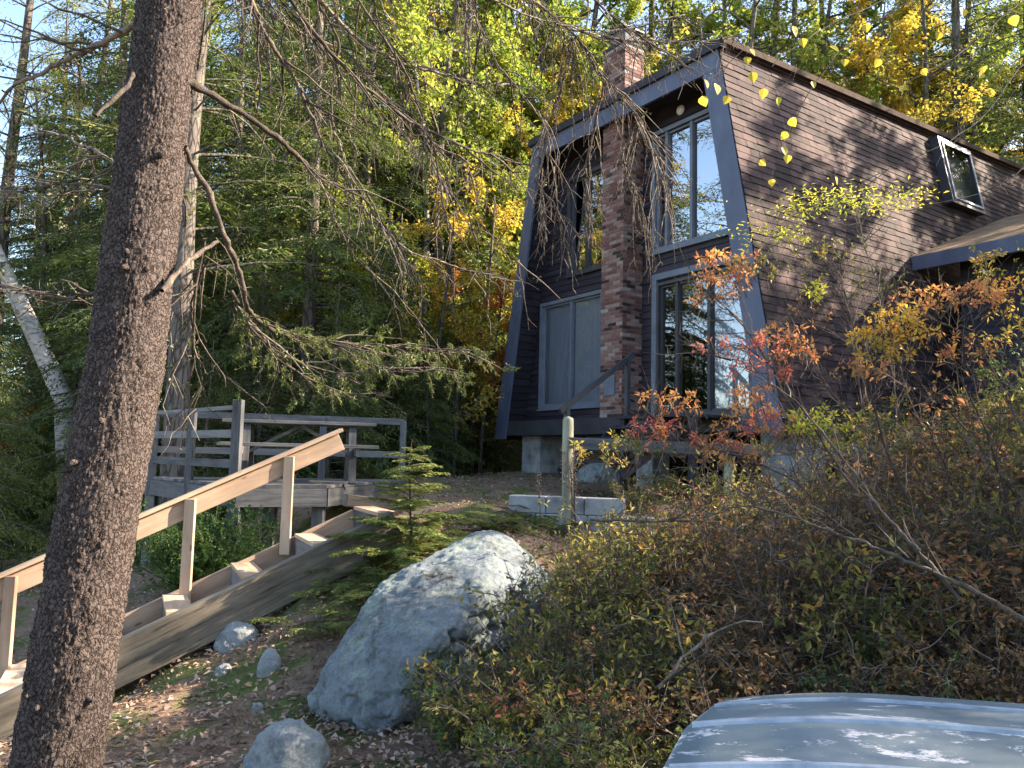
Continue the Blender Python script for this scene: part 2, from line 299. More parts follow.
def rockmat(name, pale, mid, dark, mscale=1.5):
    m, nt, out = newmat(name); L = nt.links.new
    tc = N(nt, 'ShaderNodeTexCoord')
    n1 = N(nt, 'ShaderNodeTexNoise', i_Scale=mscale, i_Detail=10, i_Roughness=.7, i_Distortion=.6); L(tc.outputs['Object'], n1.inputs['Vector'])
    n2 = N(nt, 'ShaderNodeTexNoise', i_Scale=mscale*9, i_Detail=9, i_Roughness=.75); L(tc.outputs['Object'], n2.inputs['Vector'])
    n4 = N(nt, 'ShaderNodeTexNoise', i_Scale=mscale*45, i_Detail=4, i_Roughness=.7); L(tc.outputs['Object'], n4.inputs['Vector'])
    r1 = ramp(nt, [(.32,dark),(.41,mid),(.52,pale),(.75,tuple(c*1.12 for c in pale))]); 
    ad = N(nt, 'ShaderNodeMath', operation='ADD'); sc = N(nt, 'ShaderNodeMath', operation='MULTIPLY_ADD', i_1=.55, i_2=-.24); L(n2.outputs[0], sc.inputs[0]); L(n1.outputs[0], ad.inputs[0]); L(sc.outputs[0], ad.inputs[1]); L(ad.outputs[0], r1.inputs[0])
    # green-grey lichen blotches
    v = N(nt, 'ShaderNodeTexNoise', i_Scale=mscale*3.2, i_Detail=8, i_Roughness=.8); L(tc.outputs['Object'], v.inputs['Vector'])
    rv = ramp(nt, [(.5,(0,0,0)),(.62,(1,1,1))]); L(v.outputs[0], rv.inputs[0])
    mx = N(nt, 'ShaderNodeMixRGB'); mx.inputs[2].default_value = (.28,.34,.26,1); ml = N(nt, 'ShaderNodeMath', operation='MULTIPLY', i_1=.55); L(rv.outputs[0], ml.inputs[0]); L(ml.outputs[0], mx.inputs[0]); L(r1.outputs[0], mx.inputs[1])
    # speckle
    m4 = N(nt, 'ShaderNodeMixRGB', blend_type='OVERLAY', i_Fac=.55); L(mx.outputs[0], m4.inputs[1]); L(n4.outputs[0], m4.inputs[2])
    b = N(nt, 'ShaderNodeBsdfPrincipled', i_Roughness=.92); b.inputs['Specular IOR Level'].default_value = .2; L(m4.outputs[0], b.inputs['Base Color'])
    hb = N(nt, 'ShaderNodeMath', operation='MULTIPLY_ADD', i_1=.35); L(n4.outputs[0], hb.inputs[0]); L(n2.outputs[0], hb.inputs[2])
    bp = N(nt, 'ShaderNodeBump', i_Strength=.8, i_Distance=.03); L(hb.outputs[0], bp.inputs['Height']); L(bp.outputs[0], b.inputs['Normal']); L(b.outputs[0], out.inputs[0]); return m
M['boulder'] = rockmat('boulder_granite', (.165,.195,.21), (.11,.125,.13), (.022,.022,.021), mscale=1.1)
M['rock'] = rockmat('lichened_granite', (.235,.26,.265), (.135,.145,.145), (.035,.034,.032))

# ------------------------------------------------------------------ terrain
CPT = np.array([
 (0,0,0),(0,-6,-.2),(-1,2.5,0),(1.5,2.5,.12),(3.5,2.5,.25),(-3.5,3,-.35),(-.7,4.3,.09),(-1.05,4.5,.09),(.2,4.6,.14),(-1.9,4.4,-.05),(-3.2,4.4,-.28),(-2.2,5.2,-.02),
 (-1.3,6.5,.52),(-3.6,5.5,-.52),(-2.9,5.75,-.25),(-2.2,6.1,.08),(-1.5,5.9,.32),(-4.6,5.3,-.75),(-3.4,6.6,-.35),(-2.4,7.2,.05),(-5.3,8,-.5),(-1.0,6.9,.78),(-.4,6.2,.62),(.3,6.2,.55),(.8,5.4,.35),(-1.2,7.9,1.0),(-.3,7.8,.85),(.2,8.7,.92),(1.0,9.0,.78),(2.2,8.6,.75),(-.4,9.4,1.08),(.6,9.9,1.10),(1.6,10,1.12),
 (0,12,1.17),(.6,14,1.22),(.6,16,1.30),(-1,14,1.22),(-1.6,11,1.12),(-3,14,.95),(-2.0,8.8,.45),(-3.2,8.2,.12),(-3.4,10,.2),(-4.5,7.4,-.45),(-6,8,-.5),(-6,12,-.5),(-9,12,-1.1),(-9,7,-1.0),(-14,16,-2),(-7,20,-.6),
 (.6,8.7,.62),(1.5,8.35,.60),(2,6.3,.55),(3,5,.45),(4,7.5,.9),(6,8,1.2),(3.8,9.5,1.05),(5.5,5,.8),(8,4,1.0),(6,12,1.4),(10,10,1.7),(6,20,1.8),(12,20,2.5),(3,20,1.7),(2,26,2.2),(-3,22,.8),(-4,30,1.0),(0,40,3.0),(12,36,4.5),(25,30,5.5),(25,10,3.5),(20,-5,2.0),
 (-12,30,-1.2),(-18,40,-1.5),(-25,25,-3.2),(-25,5,-3.0),(-20,-10,-2.5),(-8,0,-1.0),(0,-20,-.6),(-45,60,-4),(0,80,6),(60,80,12),(60,0,7),(-80,20,-4.5),(-60,120,-2),(40,140,14),(0,-80,-2),(80,-60,4),(-80,-60,-4)], float)
def hgt(x, y):
    x = np.asarray(x, float); y = np.asarray(y, float); sh = x.shape; x = x.ravel(); y = y.ravel()
    out = np.zeros(len(x))
    for i0 in range(0, len(x), 20000):
        xs = x[i0:i0+20000,None]; ys = y[i0:i0+20000,None]
        d2 = (xs-CPT[None,:,0])**2 + (ys-CPT[None,:,1])**2
        wgt = 1/(d2+.12)**1.7
        out[i0:i0+20000] = (wgt*CPT[None,:,2]).sum(1)/wgt.sum(1)
    out += .02*np.sin(x*2.3+.7*y)*np.cos(y*1.9-.4*x) + .012*np.sin(x*6.1-y*2)*np.cos(y*5.3+x)
    return out.reshape(sh)
def hz(x, y): return float(hgt(np.array([x]), np.array([y]))[0])

def build_ground():
    g = np.sinh(np.linspace(-1, 1, 331)*5.6)/math.sinh(5.6)*260
    gx = g; gy = g + 6
    X, Y = np.meshgrid(gx, gy); Z = hgt(X, Y)
    near = np.exp(-((X)**2+(Y-6)**2)/200)
    for k, (s_, a_) in enumerate(((1.7,.04),(4.3,.018),(9,.009))):
        nzv = np.array([mnoise.noise(Vector((a*s_, b*s_, k))) for a, b in zip(X.ravel(), Y.ravel())]).reshape(X.shape)
        Z = Z + nzv*a_*near
    n = len(g); idx = np.arange(n*n).reshape(n,n)
    f = np.stack([idx[:-1,:-1], idx[:-1,1:], idx[1:,1:], idx[1:,:-1]], -1).reshape(-1,4)
    mb = MB(); mb.add(np.stack([X,Y,Z],-1).reshape(-1,3), f)
    m, nt, out = newmat('forest_floor'); L = nt.links.new
    tc = N(nt, 'ShaderNodeTexCoord')
    n1 = N(nt, 'ShaderNodeTexNoise', i_Scale=1.1, i_Detail=9, i_Roughness=.7); L(tc.outputs['Object'], n1.inputs['Vector'])
    n2 = N(nt, 'ShaderNodeTexNoise', i_Scale=38, i_Detail=7, i_Roughness=.75); L(tc.outputs['Object'], n2.inputs['Vector'])
    n3 = N(nt, 'ShaderNodeTexNoise', i_Scale=2.3, i_Detail=6); mp = N(nt, 'ShaderNodeMapping'); mp.inputs['Location'].default_value = (7,3,1); L(tc.outputs['Object'], mp.inputs[0]); L(mp.outputs[0], n3.inputs['Vector'])
    r1 = ramp(nt, [(.3,(.09,.062,.045)),(.5,(.21,.145,.10)),(.7,(.36,.26,.185))]); L(n2.outputs[0], r1.inputs[0])
    r2 = ramp(nt, [(.3,(.05,.06,.022)),(.6,(.13,.15,.05)),(.75,(.22,.22,.09))]); L(n2.outputs[0], r2.inputs[0])
    rm = ramp(nt, [(.50,(0,0,0)),(.60,(1,1,1))]); L(n3.outputs[0], rm.inputs[0])
    mx = N(nt, 'ShaderNodeMixRGB'); L(rm.outputs[0], mx.inputs[0]); L(r1.outputs[0], mx.inputs[1]); L(r2.outputs[0], mx.inputs[2])
    b = N(nt, 'ShaderNodeBsdfPrincipled', i_Roughness=.95); b.inputs['Specular IOR Level'].default_value = .1; L(mx.outputs[0], b.inputs['Base Color'])
    bp = N(nt, 'ShaderNodeBump', i_Strength=.9, i_Distance=.03); L(n2.outputs[0], bp.inputs['Height']); L(bp.outputs[0], b.inputs['Normal']); L(b.outputs[0], out.inputs[0])
    o = mb.build('ground', m, smooth=True); tag(o, 'sloping ground of pine needles, moss and soil', None, None, 'structure')
build_ground()
GROUND_ONLY = False

# ------------------------------------------------------------------ house (local: x along the facade, y into the house, z up)
HRZ = math.radians(-55.5); HO = (3.70, 10.7, 1.97)
house = empty('house', HO, HRZ); tag(house, 'dark brown A-frame style two-storey house with brick chimney up its front', 'house')
K = .191; TOPZ = 5.96; XL, RISE = -7.12, .032
def hw(x, y, z):
    c, s = math.cos(HRZ), math.sin(HRZ); return np.array([HO[0]+c*x-s*y, HO[1]+s*x+c*y, HO[2]+z])
LEN = 15.0
WY = .62    # wall plane
FL = .36    # floor level
# trim frame on the facade: four boards
def board(poly, y0, y1, name, mat, par=house):
    mb = MB(); mb.prism(poly, y0, y1); return mb.build(name, mat, par)
TW = .36
zt = TOPZ
board([(0.005,.0),(-TW-.02,.0),(-K*(zt-.30)-TW,zt-.30),(-K*(zt-.30)+.005,zt-.30)], 0, .045, 'trim_board', M['trim'])
board([(XL-.02,.0),(XL+TW,.0),(XL+K*(zt-.30)+TW*.8,zt-.30),(XL+K*(zt-.30),zt-.30)], 0, .045, 'trim_board', M['trim'])
board([(XL+K*(zt-.3)+.0,zt-.298),(-K*(zt-.3),zt-.298),(-K*zt,zt),(XL+K*zt,zt)], -.004, .045, 'fascia', M['trim'])
board([(XL+K*zt-.10,zt+.002),(-K*zt+.10,zt+.002),(-K*zt+.06,zt+.14),(XL+K*zt-.06,zt+.14)], -.06, .05, 'roof_edge', M['siding'])
# inner faces of the hood
mb = MB()
mb.prism([(XL+.05,.1),(XL+.13,.1),(XL+K*(zt-.05)+.13,zt-.05),(XL+K*(zt-.05)+.05,zt-.05)], .046, WY+.15)
for i in range(36):
    z0 = FL+.02+i*.15
    if z0 > zt-.35: break
    x0 = XL+K*z0+.13; 
    mb.add([(x0,.05,z0),(x0,WY,z0),(x0+.026+.0,WY,z0),(x0+.026,.05,z0),(x0+K*.15,.05,z0+.15),(x0+K*.15,WY,z0+.15)], [[3,2,5,4],[0,1,2,3]])
mb.build('hood_cheek', M['siding'], house)
board([(-.05,.1),(-.13,.1),(-K*(zt-.05)-.13,zt-.05),(-K*(zt-.05)-.05,zt-.05)], .046, WY+.15, 'hood_cheek', M['siding'])
board([(XL+K*zt,zt-.12),(-K*zt,zt-.12),(-K*zt,zt-.03),(XL+K*zt,zt-.03)], .046, WY+.2, 'soffit', M['soffit'])
board([(XL+.03,.075),(-.03,.075),(-.03,FL),(XL+.03,FL)], .05, WY+.3, 'base_beam', M['darkframe'])
# wall with openings: clapboards cut round the windows
OPEN = [  # x0,x1,z0,z1
 (-6.31,-4.47,.69,2.76), (-5.45,-4.05,3.32,5.20), (-3.05,-1.36,3.30,5.36), (-2.95,-.55,FL,2.68)]
def siding():
    mb = MB(); h = .125; z = FL
    while z < zt-.1:
        z1 = min(z+h, zt-.1); xa, xb = XL+K*z+.1, -K*z-.1
        segs = [(xa, xb)]
        for (a,b,c,d) in OPEN:
            if c < z1-.02 and d > z+.02:
                ns = []
                for (p,q) in segs:
                    if b <= p or a >= q: ns.append((p,q)); continue
                    if a > p: ns.append((p,a))
                    if b < q: ns.append((b,q))
                segs = ns
        for (p,q) in segs:
            if q-p < .02: continue
            x = p
            while x < q-.01:
                x2 = min(q, x+rnd.uniform(1.5,3.6)); 
                if q-x2 < .4: x2 = q
                mb.add([(x,WY-.028,z),(x2,WY-.028,z),(x2,WY-.006,z1+.012),(x,WY-.006,z1+.012),(x,WY,z),(x2,WY,z)], [[0,1,2,3],[4,5,1,0]])
                x = x2
        z += h
    mb.build('wall', M['siding'], house)
siding()
# solid wall core behind with the same openings: rectangles
def core():
    mb = MB(); xs = sorted({XL, 0, *[o[0] for o in OPEN], *[o[1] for o in OPEN]}); zs = sorted({.1, zt-.12, *[o[2] for o in OPEN], *[o[3] for o in OPEN]})
    for i in range(len(xs)-1):
        for j in range(len(zs)-1):
            cx, cz = (xs[i]+xs[i+1])/2, (zs[j]+zs[j+1])/2
            if any(a < cx < b and c < cz < d for a,b,c,d in OPEN): continue
            def cl(x, z): return min(max(x, XL+K*z+.1), -K*z-.1)
            p = [(cl(xs[i],zs[j]),zs[j]),(cl(xs[i+1],zs[j]),zs[j]),(cl(xs[i+1],zs[j+1]),zs[j+1]),(cl(xs[i],zs[j+1]),zs[j+1])]
            if p[1][0]-p[0][0] < .01 and p[2][0]-p[3][0] < .01: continue
            mb.prism(p, WY+.001, WY+.12)
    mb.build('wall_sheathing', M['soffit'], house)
core()
# back box of the interior (dark room, floor and ceiling)
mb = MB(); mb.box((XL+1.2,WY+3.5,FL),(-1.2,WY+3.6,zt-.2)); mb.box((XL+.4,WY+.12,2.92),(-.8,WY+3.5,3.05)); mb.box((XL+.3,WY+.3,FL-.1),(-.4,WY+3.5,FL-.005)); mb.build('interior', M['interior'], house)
# shingled sloping side (right) as overlapping courses; left side a plain sloped face
def shingles():
    mb = MB(); h = .118; z = 0.0; row = 0
    while z < zt+.6:
        off = rnd.random()*.6; x = -off+.05
        y = .0
        first = True
        while y < LEN:
            y2 = y + rnd.uniform(.16,.42); first = False
            y2 = min(y2, LEN)
            ztop = zt + .06 + RISE*y
            if z < ztop-.02:
                z1 = min(z+h+.02, ztop); 
                xo = .030 + rnd.uniform(0,.010); n_ = .0
                dz = rnd.uniform(-.007,.007)
                mb.add([(-K*z+xo, y+.004, z+dz), (-K*z+xo, y2-.004, z+dz), (-K*z1+.022, y2-.004, z1), (-K*z1+.022, y+.004, z1), (-K*z+.012, y+.004, z+dz), (-K*z+.012, y2-.004, z+dz)], [[0,1,2,3],[4,5,1,0]])
            y = y2
        z += h; row += 1
    mb.build('shingled_side', M['shingle'], house)
shingles()
mb = MB()
zE = zt+.08+RISE*LEN
v = [(0.012,.05,0),(0.012,LEN,0),(-K*zE,LEN,zE),(-K*zt,.05,zt+.08)]
v2 = [(a-.12,b,c) for a,b,c in v]
mb.add(v+v2, [[0,1,2,3],[4,7,6,5],[0,4,5,1],[3,2,6,7],[0,3,7,4],[1,5,6,2]])
lv = [(XL-.012-a,b,c) for a,b,c in v]; lv2 = [(a+.12,b,c) for a,b,c in lv]
mb.add(lv+lv2, [[0,3,2,1],[4,5,6,7],[0,1,5,4],[3,7,6,2],[0,4,7,3],[1,2,6,5]])
mb.build('side_deck', M['soffit'], house)
# roof: slab with gravel stop edge
mb = MB()
ra = [(XL+K*zt-.05,.06,zt+.03),(-K*zt+.05,.06,zt+.03),(-K*zE+.05,LEN,zE+.0),(XL+K*zE-.05,LEN,zE+.0)]
mb.add(ra+[(a,b,c+.06) for a,b,c in ra], [[0,3,2,1],[4,5,6,7],[0,1,5,4],[1,2,6,5],[2,3,7,6],[3,0,4,7]])
mb.build('roof', M['shingle'], house)
mb = MB()
mb.beam((-K*zt+.10,-.02,zt+.10),(-K*zE+.10,LEN,zE+.07),.07,.10)
mb.build('roof_edge', surf('metal_drip_edge', [(.3,(.05,.035,.03)),(.7,(.09,.07,.06))], scale=6, rough=.9, bump=.1, spec=.05), house)
mb = MB(); mb.box((XL+.3,LEN-.1,0),(-.3,LEN,zt)); mb.build('rear_wall', M['siding'], house)

# windows
def window(name, x0, x1, z0, z1, nd=2, glass='glass', frame='frame', curtain=False, slant=0, casing=.07, parent=house, y=WY-.03, mull=None):
    """slant: how far the right edge leans inwards at the top"""
    def xr(z): return x1 - slant*(z-z0)/(z1-z0)
    f = MB(); c = casing
    f.prism([(x0-c,z0-c),(x1+c,z0-c),(x1+c*.98,z0),(x0-c,z0)], y-.03, y+.14)
    f.prism([(x0-c,z1),(xr(z1)+c,z1),(xr(z1)+c,z1+c),(x0-c,z1+c)], y-.03, y+.14)
    f.prism([(x0-c,z0+.001),(x0,z0+.001),(x0,z1-.001),(x0-c,z1-.001)], y-.03, y+.14)
    f.prism([(x1,z0+.001),(x1+c,z0+.001),(xr(z1)+c,z1-.001),(xr(z1),z1-.001)], y-.03, y+.14)
    wnd = f.build(name, M[frame], parent)
    s = MB(); s.box((x0-c-.02,y-.055,z0-c-.03),(x1+c+.02,y+.0,z0-c-.002)); s.build('sill', M[frame], wnd)
    ms = mull if mull else [x0+(x1-x0)*(i+1)/nd for i in range(nd-1)]
    m_ = MB()
    for mx in ms: m_.box((mx-.03,y+.0,z0+.001),(mx+.03,y+.11,z1-.001))
    m_.box((x0+.001,y+.03,z0+.001),(x0+.035,y+.1,z1-.001)); m_.box((x0+.036,y+.03,z0+.001),(x1-.001,y+.1,z0+.04)); m_.box((x0+.036,y+.03,z1-.04),(xr(z1)-.001,y+.1,z1-.002))
    m_.prism([(x1-.036,z0+.041),(x1-.001,z0+.041),(xr(z1)-.001,z1-.041),(xr(z1)-.036,z1-.041)], y+.03, y+.1)
    m_.build('sash', M[frame], wnd)
    es = [x0]+ms+[x1]
    for i in range(len(es)-1):
        a, b = es[i]+.031, es[i+1]-.031
        last = i == len(es)-2; bt = (xr(z1)-.031) if last else b
        g = MB(); g.prism([(a,z0+.03),(b,z0+.03),(bt,z1-.03),(a,z1-.03)], y+.06, y+.07); g.build('pane', M[glass], wnd)
    if curtain:
        cu = MB(); n = 90; xs = np.linspace(x0, x1, n); ys = y+.125+.02*np.sin(np.arange(n)*.9)+.012*np.sin(np.arange(n)*.37)
        if isinstance(curtain, tuple): xs = np.linspace(curtain[0], curtain[1], n)
        v = np.concatenate([np.stack([xs,ys,np.full(n,z0-.05)],1), np.stack([xs,ys,np.full(n,z1+.02)],1)])
        cu.add(v, [[i,i+1,n+i+1,n+i] for i in range(n-1)]); cu.build('curtain', M['curtain'], wnd)
    return wnd
window('window', -6.31,-4.47,.69,2.76, 2, 'glass', curtain=True)
window('window', -5.45,-4.05,3.32,5.20, 2, 'glass_hi', frame='darkframe', mull=[-4.95])
window('window', -3.05,-1.36,3.30,5.36, 3, 'glass_hi', frame='frame', slant=.36, mull=[-2.80,-2.23])
sdoor = window('sliding_door', -2.95,-.92,FL+.07,2.64, 3, 'glass', frame='darkframe', curtain=(-1.9,-.92), mull=[-2.55,-1.85], casing=.05)
board([(-.86,FL),(-.20,FL),(-.62,2.7),(-.86,2.7)], WY-.04, WY-.008, 'corner_panel', M['trim'])
board([(-3.12,FL),(-3.01,FL),(-3.01,2.75),(-3.12,2.75)], WY-.05, WY-.008, 'door_casing', M['frame'])
board([(-3.12,2.752),(-.66,2.752),(-.68,2.86),(-3.12,2.86)], WY-.05, WY-.008, 'door_casing', M['frame'])
mb = MB(); mb.tube([(-2.62,WY-.07,1.25),(-2.62,WY-.12,1.27),(-2.62,WY-.12,1.50),(-2.62,WY-.07,1.52)], .012, 6); mb.build('handle', M['darkframe'], sdoor)

# dome light above the upper window
mb = MB(); a = [(math.sin(t)*.075, -math.cos(t)*.075) for t in np.linspace(0.0,PI/2,6)]
pts = np.array([(-2.45, WY-.03-.075*math.sin(t)+.0, 5.62) for t in np.linspace(0,PI/2,6)]); mb.tube(pts, [.09*math.cos(t) + .001 for t in np.linspace(0,PI/2,6)], 16); mb.build('light_dome', M['whitelamp'], house, smooth=True)
mb = MB(); mb.tube([(-2.45,WY-.05,5.62),(-2.45,WY+.0,5.62)], [.10,.10], 16, cap=True); mb.build('light_base', M['darkframe'], house)

# chimney of individual bricks
def chimney():
    ch = MB(); x0,x1,y0,y1 = -3.95,-3.38,.13,.60
    zb, ztc = .36, 7.12
    ch.box((x0+.009,y0+.009,zb),(x1-.009,y1,ztc)); root = ch.build('chimney', M['mortar'], house)
    b = MB(); h = .067; z = zb; k = 0
    def wythe(p0, p1, nrm, z, k):
        p0 = np.array(p0); p1 = np.array(p1); L = np.linalg.norm(p1-p0); d = (p1-p0)/L; nrm = np.array(nrm)
        bl = .20; s = -(bl/2) if k % 2 else 0.0
        while s < L-.005:
            a = max(s,0)+.004; e = min(s+bl, L)-.004
            if e-a > .02:
                q0 = p0+d*a; q1 = p0+d*e; out = nrm*rnd.uniform(-.001,.003)
                v = [(*(q0+out),z+.005),(*(q1+out),z+.005),(*(q1+out),z+h-.005),(*(q0+out),z+h-.005)]
                w_ = [(*(q0-nrm*.02),z+.005),(*(q1-nrm*.02),z+.005),(*(q1-nrm*.02),z+h-.005),(*(q0-nrm*.02),z+h-.005)]
                r = rnd.random()
                r = r*.25 if rnd.random() < .16 else .3+r*.7
                b.add(v+w_, [[0,1,2,3],[4,5,1,0],[3,2,6,7],[0,3,7,4],[1,5,6,2]], r)
            s += bl
    while z < ztc-h:
        wythe((x0,y0),(x1,y0),(0,-1),z,k); wythe((x1,y0),(x1,y1),(1,0),z,k+1)
        if z > zt: wythe((x0,y1),(x0,y0),(-1,0),z,k+1)
        z += h; k += 1
    b.build('brickwork', M['brick'], root)
    c = MB(); c.box((x0-.02,y0-.02,ztc),(x1+.02,y1+.02,ztc+.05)); c.box((x0+.08,y0+.06,ztc+.051),(x1-.06,y1-.06,ztc+.30)); c.build('cap', M['old_wood'], root)
    c = MB(); c.box((x0+.02,y0+.0,ztc+.302),(x1-.0,y1-.0,ztc+.33)); c.prism([(x0+.03,ztc+.332),(x1-.01,ztc+.332),((x0+x1)/2,ztc+.42)], y0+.01, y1-.01)
    c.build('rain_hood', M['darkframe'], root)
    c = MB(); c.box((x0+.12,y0-.02,.75),(x0+.40,y0-.002,1.10)); c.build('cleanout_door', M['frame'], root)
chimney()

# roof window on the side
def skylight():
    y0,y1,z0,z1 = 6.2,7.5,4.72,6.12; pr = .17
    def P(y,z,o): return (-K*z+.03+o, y, z)
    f = MB()
    for (a,b,c,d) in ((y0,y1,z0,z0+.1),(y0,y1,z1-.1,z1),(y0,y0+.1,z0+.101,z1-.101),(y1-.1,y1,z0+.101,z1-.101)):
        v = [P(a,c,-.02),P(b,c,-.02),P(b,d,-.02),P(a,d,-.02),P(a,c,pr),P(b,c,pr),P(b,d,pr),P(a,d,pr)]
        f.add(v, [[0,1,2,3],[4,7,6,5],[0,4,5,1],[1,5,6,2],[2,6,7,3],[3,7,4,0]])
    w_ = f.build('roof_window', M['darkframe'], house)
    f = MB()
    for (a,b,c,d) in ((y0+.08,y1-.08,z0+.08,z0+.13),(y0+.08,y1-.08,z1-.13,z1-.08),(y0+.08,y0+.13,z0+.131,z1-.131),(y1-.13,y1-.08,z0+.131,z1-.131)):
        v = [P(a,c,pr+.002),P(b,c,pr+.002),P(b,d,pr+.002),P(a,d,pr+.002),P(a,c,pr+.025),P(b,c,pr+.025),P(b,d,pr+.025),P(a,d,pr+.025)]
        f.add(v, [[0,1,2,3],[4,7,6,5],[0,4,5,1],[1,5,6,2],[2,6,7,3],[3,7,4,0]])
    f.build('sash', M['frame'], w_)
    g = MB(); v = [P(y0+.1,z0+.1,pr-.01),P(y1-.1,z0+.1,pr-.01),P(y1-.1,z1-.1,pr-.01),P(y0+.1,z1-.1,pr-.01)]
    g.add(v, [[0,1,2,3]]); g.build('pane', M['glass_lo'], w_)
    g = MB(); v = [P(y0+.1,z0+.1,.012),P(y1-.1,z0+.1,.012),P(y1-.1,z1-.1,.012),P(y0+.1,z1-.1,.012)]
    g.add(v, [[0,1,2,3]]); g.build('unlit_room_backing', surf('unlit_room_tone', [(.3,(.05,.05,.045)),(.7,(.09,.09,.08))], scale=3, bump=.1), w_)  # dark sheet, its colour stands in for the unlit room behind the pane
skylight()

# side extension (entry wing) with needle-covered roof
ey, ez, EX = 4.42, 3.22, 5.5
mb = MB()
def er(x, y): return ez + (y-ey)*.375
v = [(-K*ez-.02,ey,ez),(EX,ey,ez),(EX,ey+4.4,er(0,ey+4.4)),(-K*4.87-.02,ey+4.4,er(0,ey+4.4))]
mb.add([(a,b,c+.1) for a,b,c in v]+v, [[0,1,2,3],[4,7,6,5],[0,4,5,1],[1,5,6,2],[2,6,7,3],[3,7,4,0]])
wing_roof = mb.build('wing_roof', M['moss_roof'], house)
mb = MB(); mb.box((-K*ez+.06,ey-.04,ez-.16),(EX,ey-.002,ez+.09)); mb.build('wing_fascia', M['trim'], house)
mb = MB(); WO = [(1.35,2.15,.95,2.35),(3.2,4.2,.3,2.5)]
z = -.6
while z < ez-.1:
    z1 = z+.13; segs = [(-.0,EX-.3)]
    for a,b,c,d in WO:
        if c < z1-.02 and d > z+.02:
            ns=[]
            for p,q in segs:
                if b<=p or a>=q: ns.append((p,q)); continue
                if a>p: ns.append((p,a))
                if b<q: ns.append((b,q))
            segs=ns
    for p,q in segs: mb.add([(p,ey+.48,z),(q,ey+.48,z),(q,ey+.5,z1+.01),(p,ey+.5,z1+.01),(p,ey+.51,z),(q,ey+.51,z)], [[0,1,2,3],[4,5,1,0]])
    z = z1
mb.build('wing_wall', M['siding'], house)
mb = MB(); mb.box((EX-.3,ey+.48,-.6),(EX-.2,ey+4.2,ez)); mb.box((.0,ey+2.4,-.6),(EX-.3,ey+2.5,ez+.2)); mb.build('wing_wall', M['siding'], house)
window('window', 1.35,2.15,.95,2.35, 2, 'glass', y=ey+.47)
mb = MB(); mb.box((3.2,ey+.52,.3),(4.2,ey+.56,2.5)); wd = mb.build('entry_door', M['trim'], house)
mb = MB(); mb.tube([(3.3,ey+.5,1.35),(3.3,ey+.44,1.35)], [.03,.03], 8, cap=True); mb.build('handle', M['darkframe'], wd)
mb = MB(); mb.box((EX-.5,ey+.48,-1.2),(EX-.2,ey+.8,-.601)); mb.box((.1,ey+.55,-1.2),(EX-.6,ey+.7,-.601)); mb.build('wing_foundation', M['concrete'], house)
# piers under the house
for (px, py, wx, wy) in ((-6.55,.30,.62,.62),(-3.4,.5,.4,.4),(-.65,.35,.62,.62),(-.45,5,.5,.5),(-.45,9,.5,.5),(-6.5,5,.5,.5),(-3.4,5,.5,.5)):
    mb = MB(); p = hw(px+wx/2, py+wy/2, 0); zb = hz(p[0], p[1])-HO[2]-.12; n = 3
    hh = (.072-zb)/n
    for i in range(n):
        for k in range(2):
            if i % 2: mb.box((px+k*wx/2+.003,py,zb+i*hh+.004),(px+(k+1)*wx/2-.003,py+wy,zb+(i+1)*hh-.004))
            else: mb.box((px,py+k*wy/2+.003,zb+i*hh+.004),(px+wx,py+(k+1)*wy/2-.003,zb+(i+1)*hh-.004))
    mb.box((px+.01,py+.01,zb),(px+wx-.01,py+wy-.01,.072)); mb.build('pier', M['concrete'], house)

# front stoop: stair down from the sliding door along the facade front
def stoop():
    root = empty('stoop', tuple(hw(-2.2,-.7,-.6)), HRZ); tag(root, 'dark wooden stoop with open treads and slanted handrail below the sliding door', 'steps')
    ox = np.array([-2.2,-.7,-.6])
    def L(x,y,z): return np.array([x,y,z])-ox
    mb = MB(); 
    for i in range(9): mb.box(L(-2.46,-.85+.1*i,FL-.10),L(-.9,-.85+.1*i+.09,FL-.06), r=rnd.random())
    mb.build('platform', M['siding'], root)
    for i in range(4):
        mb = MB(); mb.box(L(-2.46,-.85-.29*(i+1),FL-.1-.17*(i+1)),L(-.95,-.85-.29*i-.02,FL-.06-.17*(i+1))); mb.build('tread', M['siding'], root)
    for x in (-2.36,-1.05):
        mb = MB(); mb.beam(L(x,-.85,FL-.26), L(x,-2.0,FL-.26-.68), .04, .14); mb.build('stringer', M['siding'], root)
    for x in (-2.4,-1.0):
        mb = MB(); mb.box(L(x,-.8,-.95),L(x+.1,-.7,FL-.101)); mb.build('support_post', M['siding'], root)
    pts = [(-3.34,-.68), (-3.34,-2.0)]
    mb = MB(); mb.box(L(-2.46,-.66,FL-.1),L(-2.39,-.59,FL+.84)); mb.build('rail_post', M['darkframe'], root)
    mb = MB(); mb.box(L(-2.46,-1.86,FL-1.15),L(-2.39,-1.79,FL+.03)); mb.build('rail_post', M['darkframe'], root)
    mb = MB(); mb.beam(L(-2.425,-.50,FL+.94), L(-2.425,-1.95,FL-.04), .05, .08); mb.build('handrail', M['darkframe'], root)
stoop()

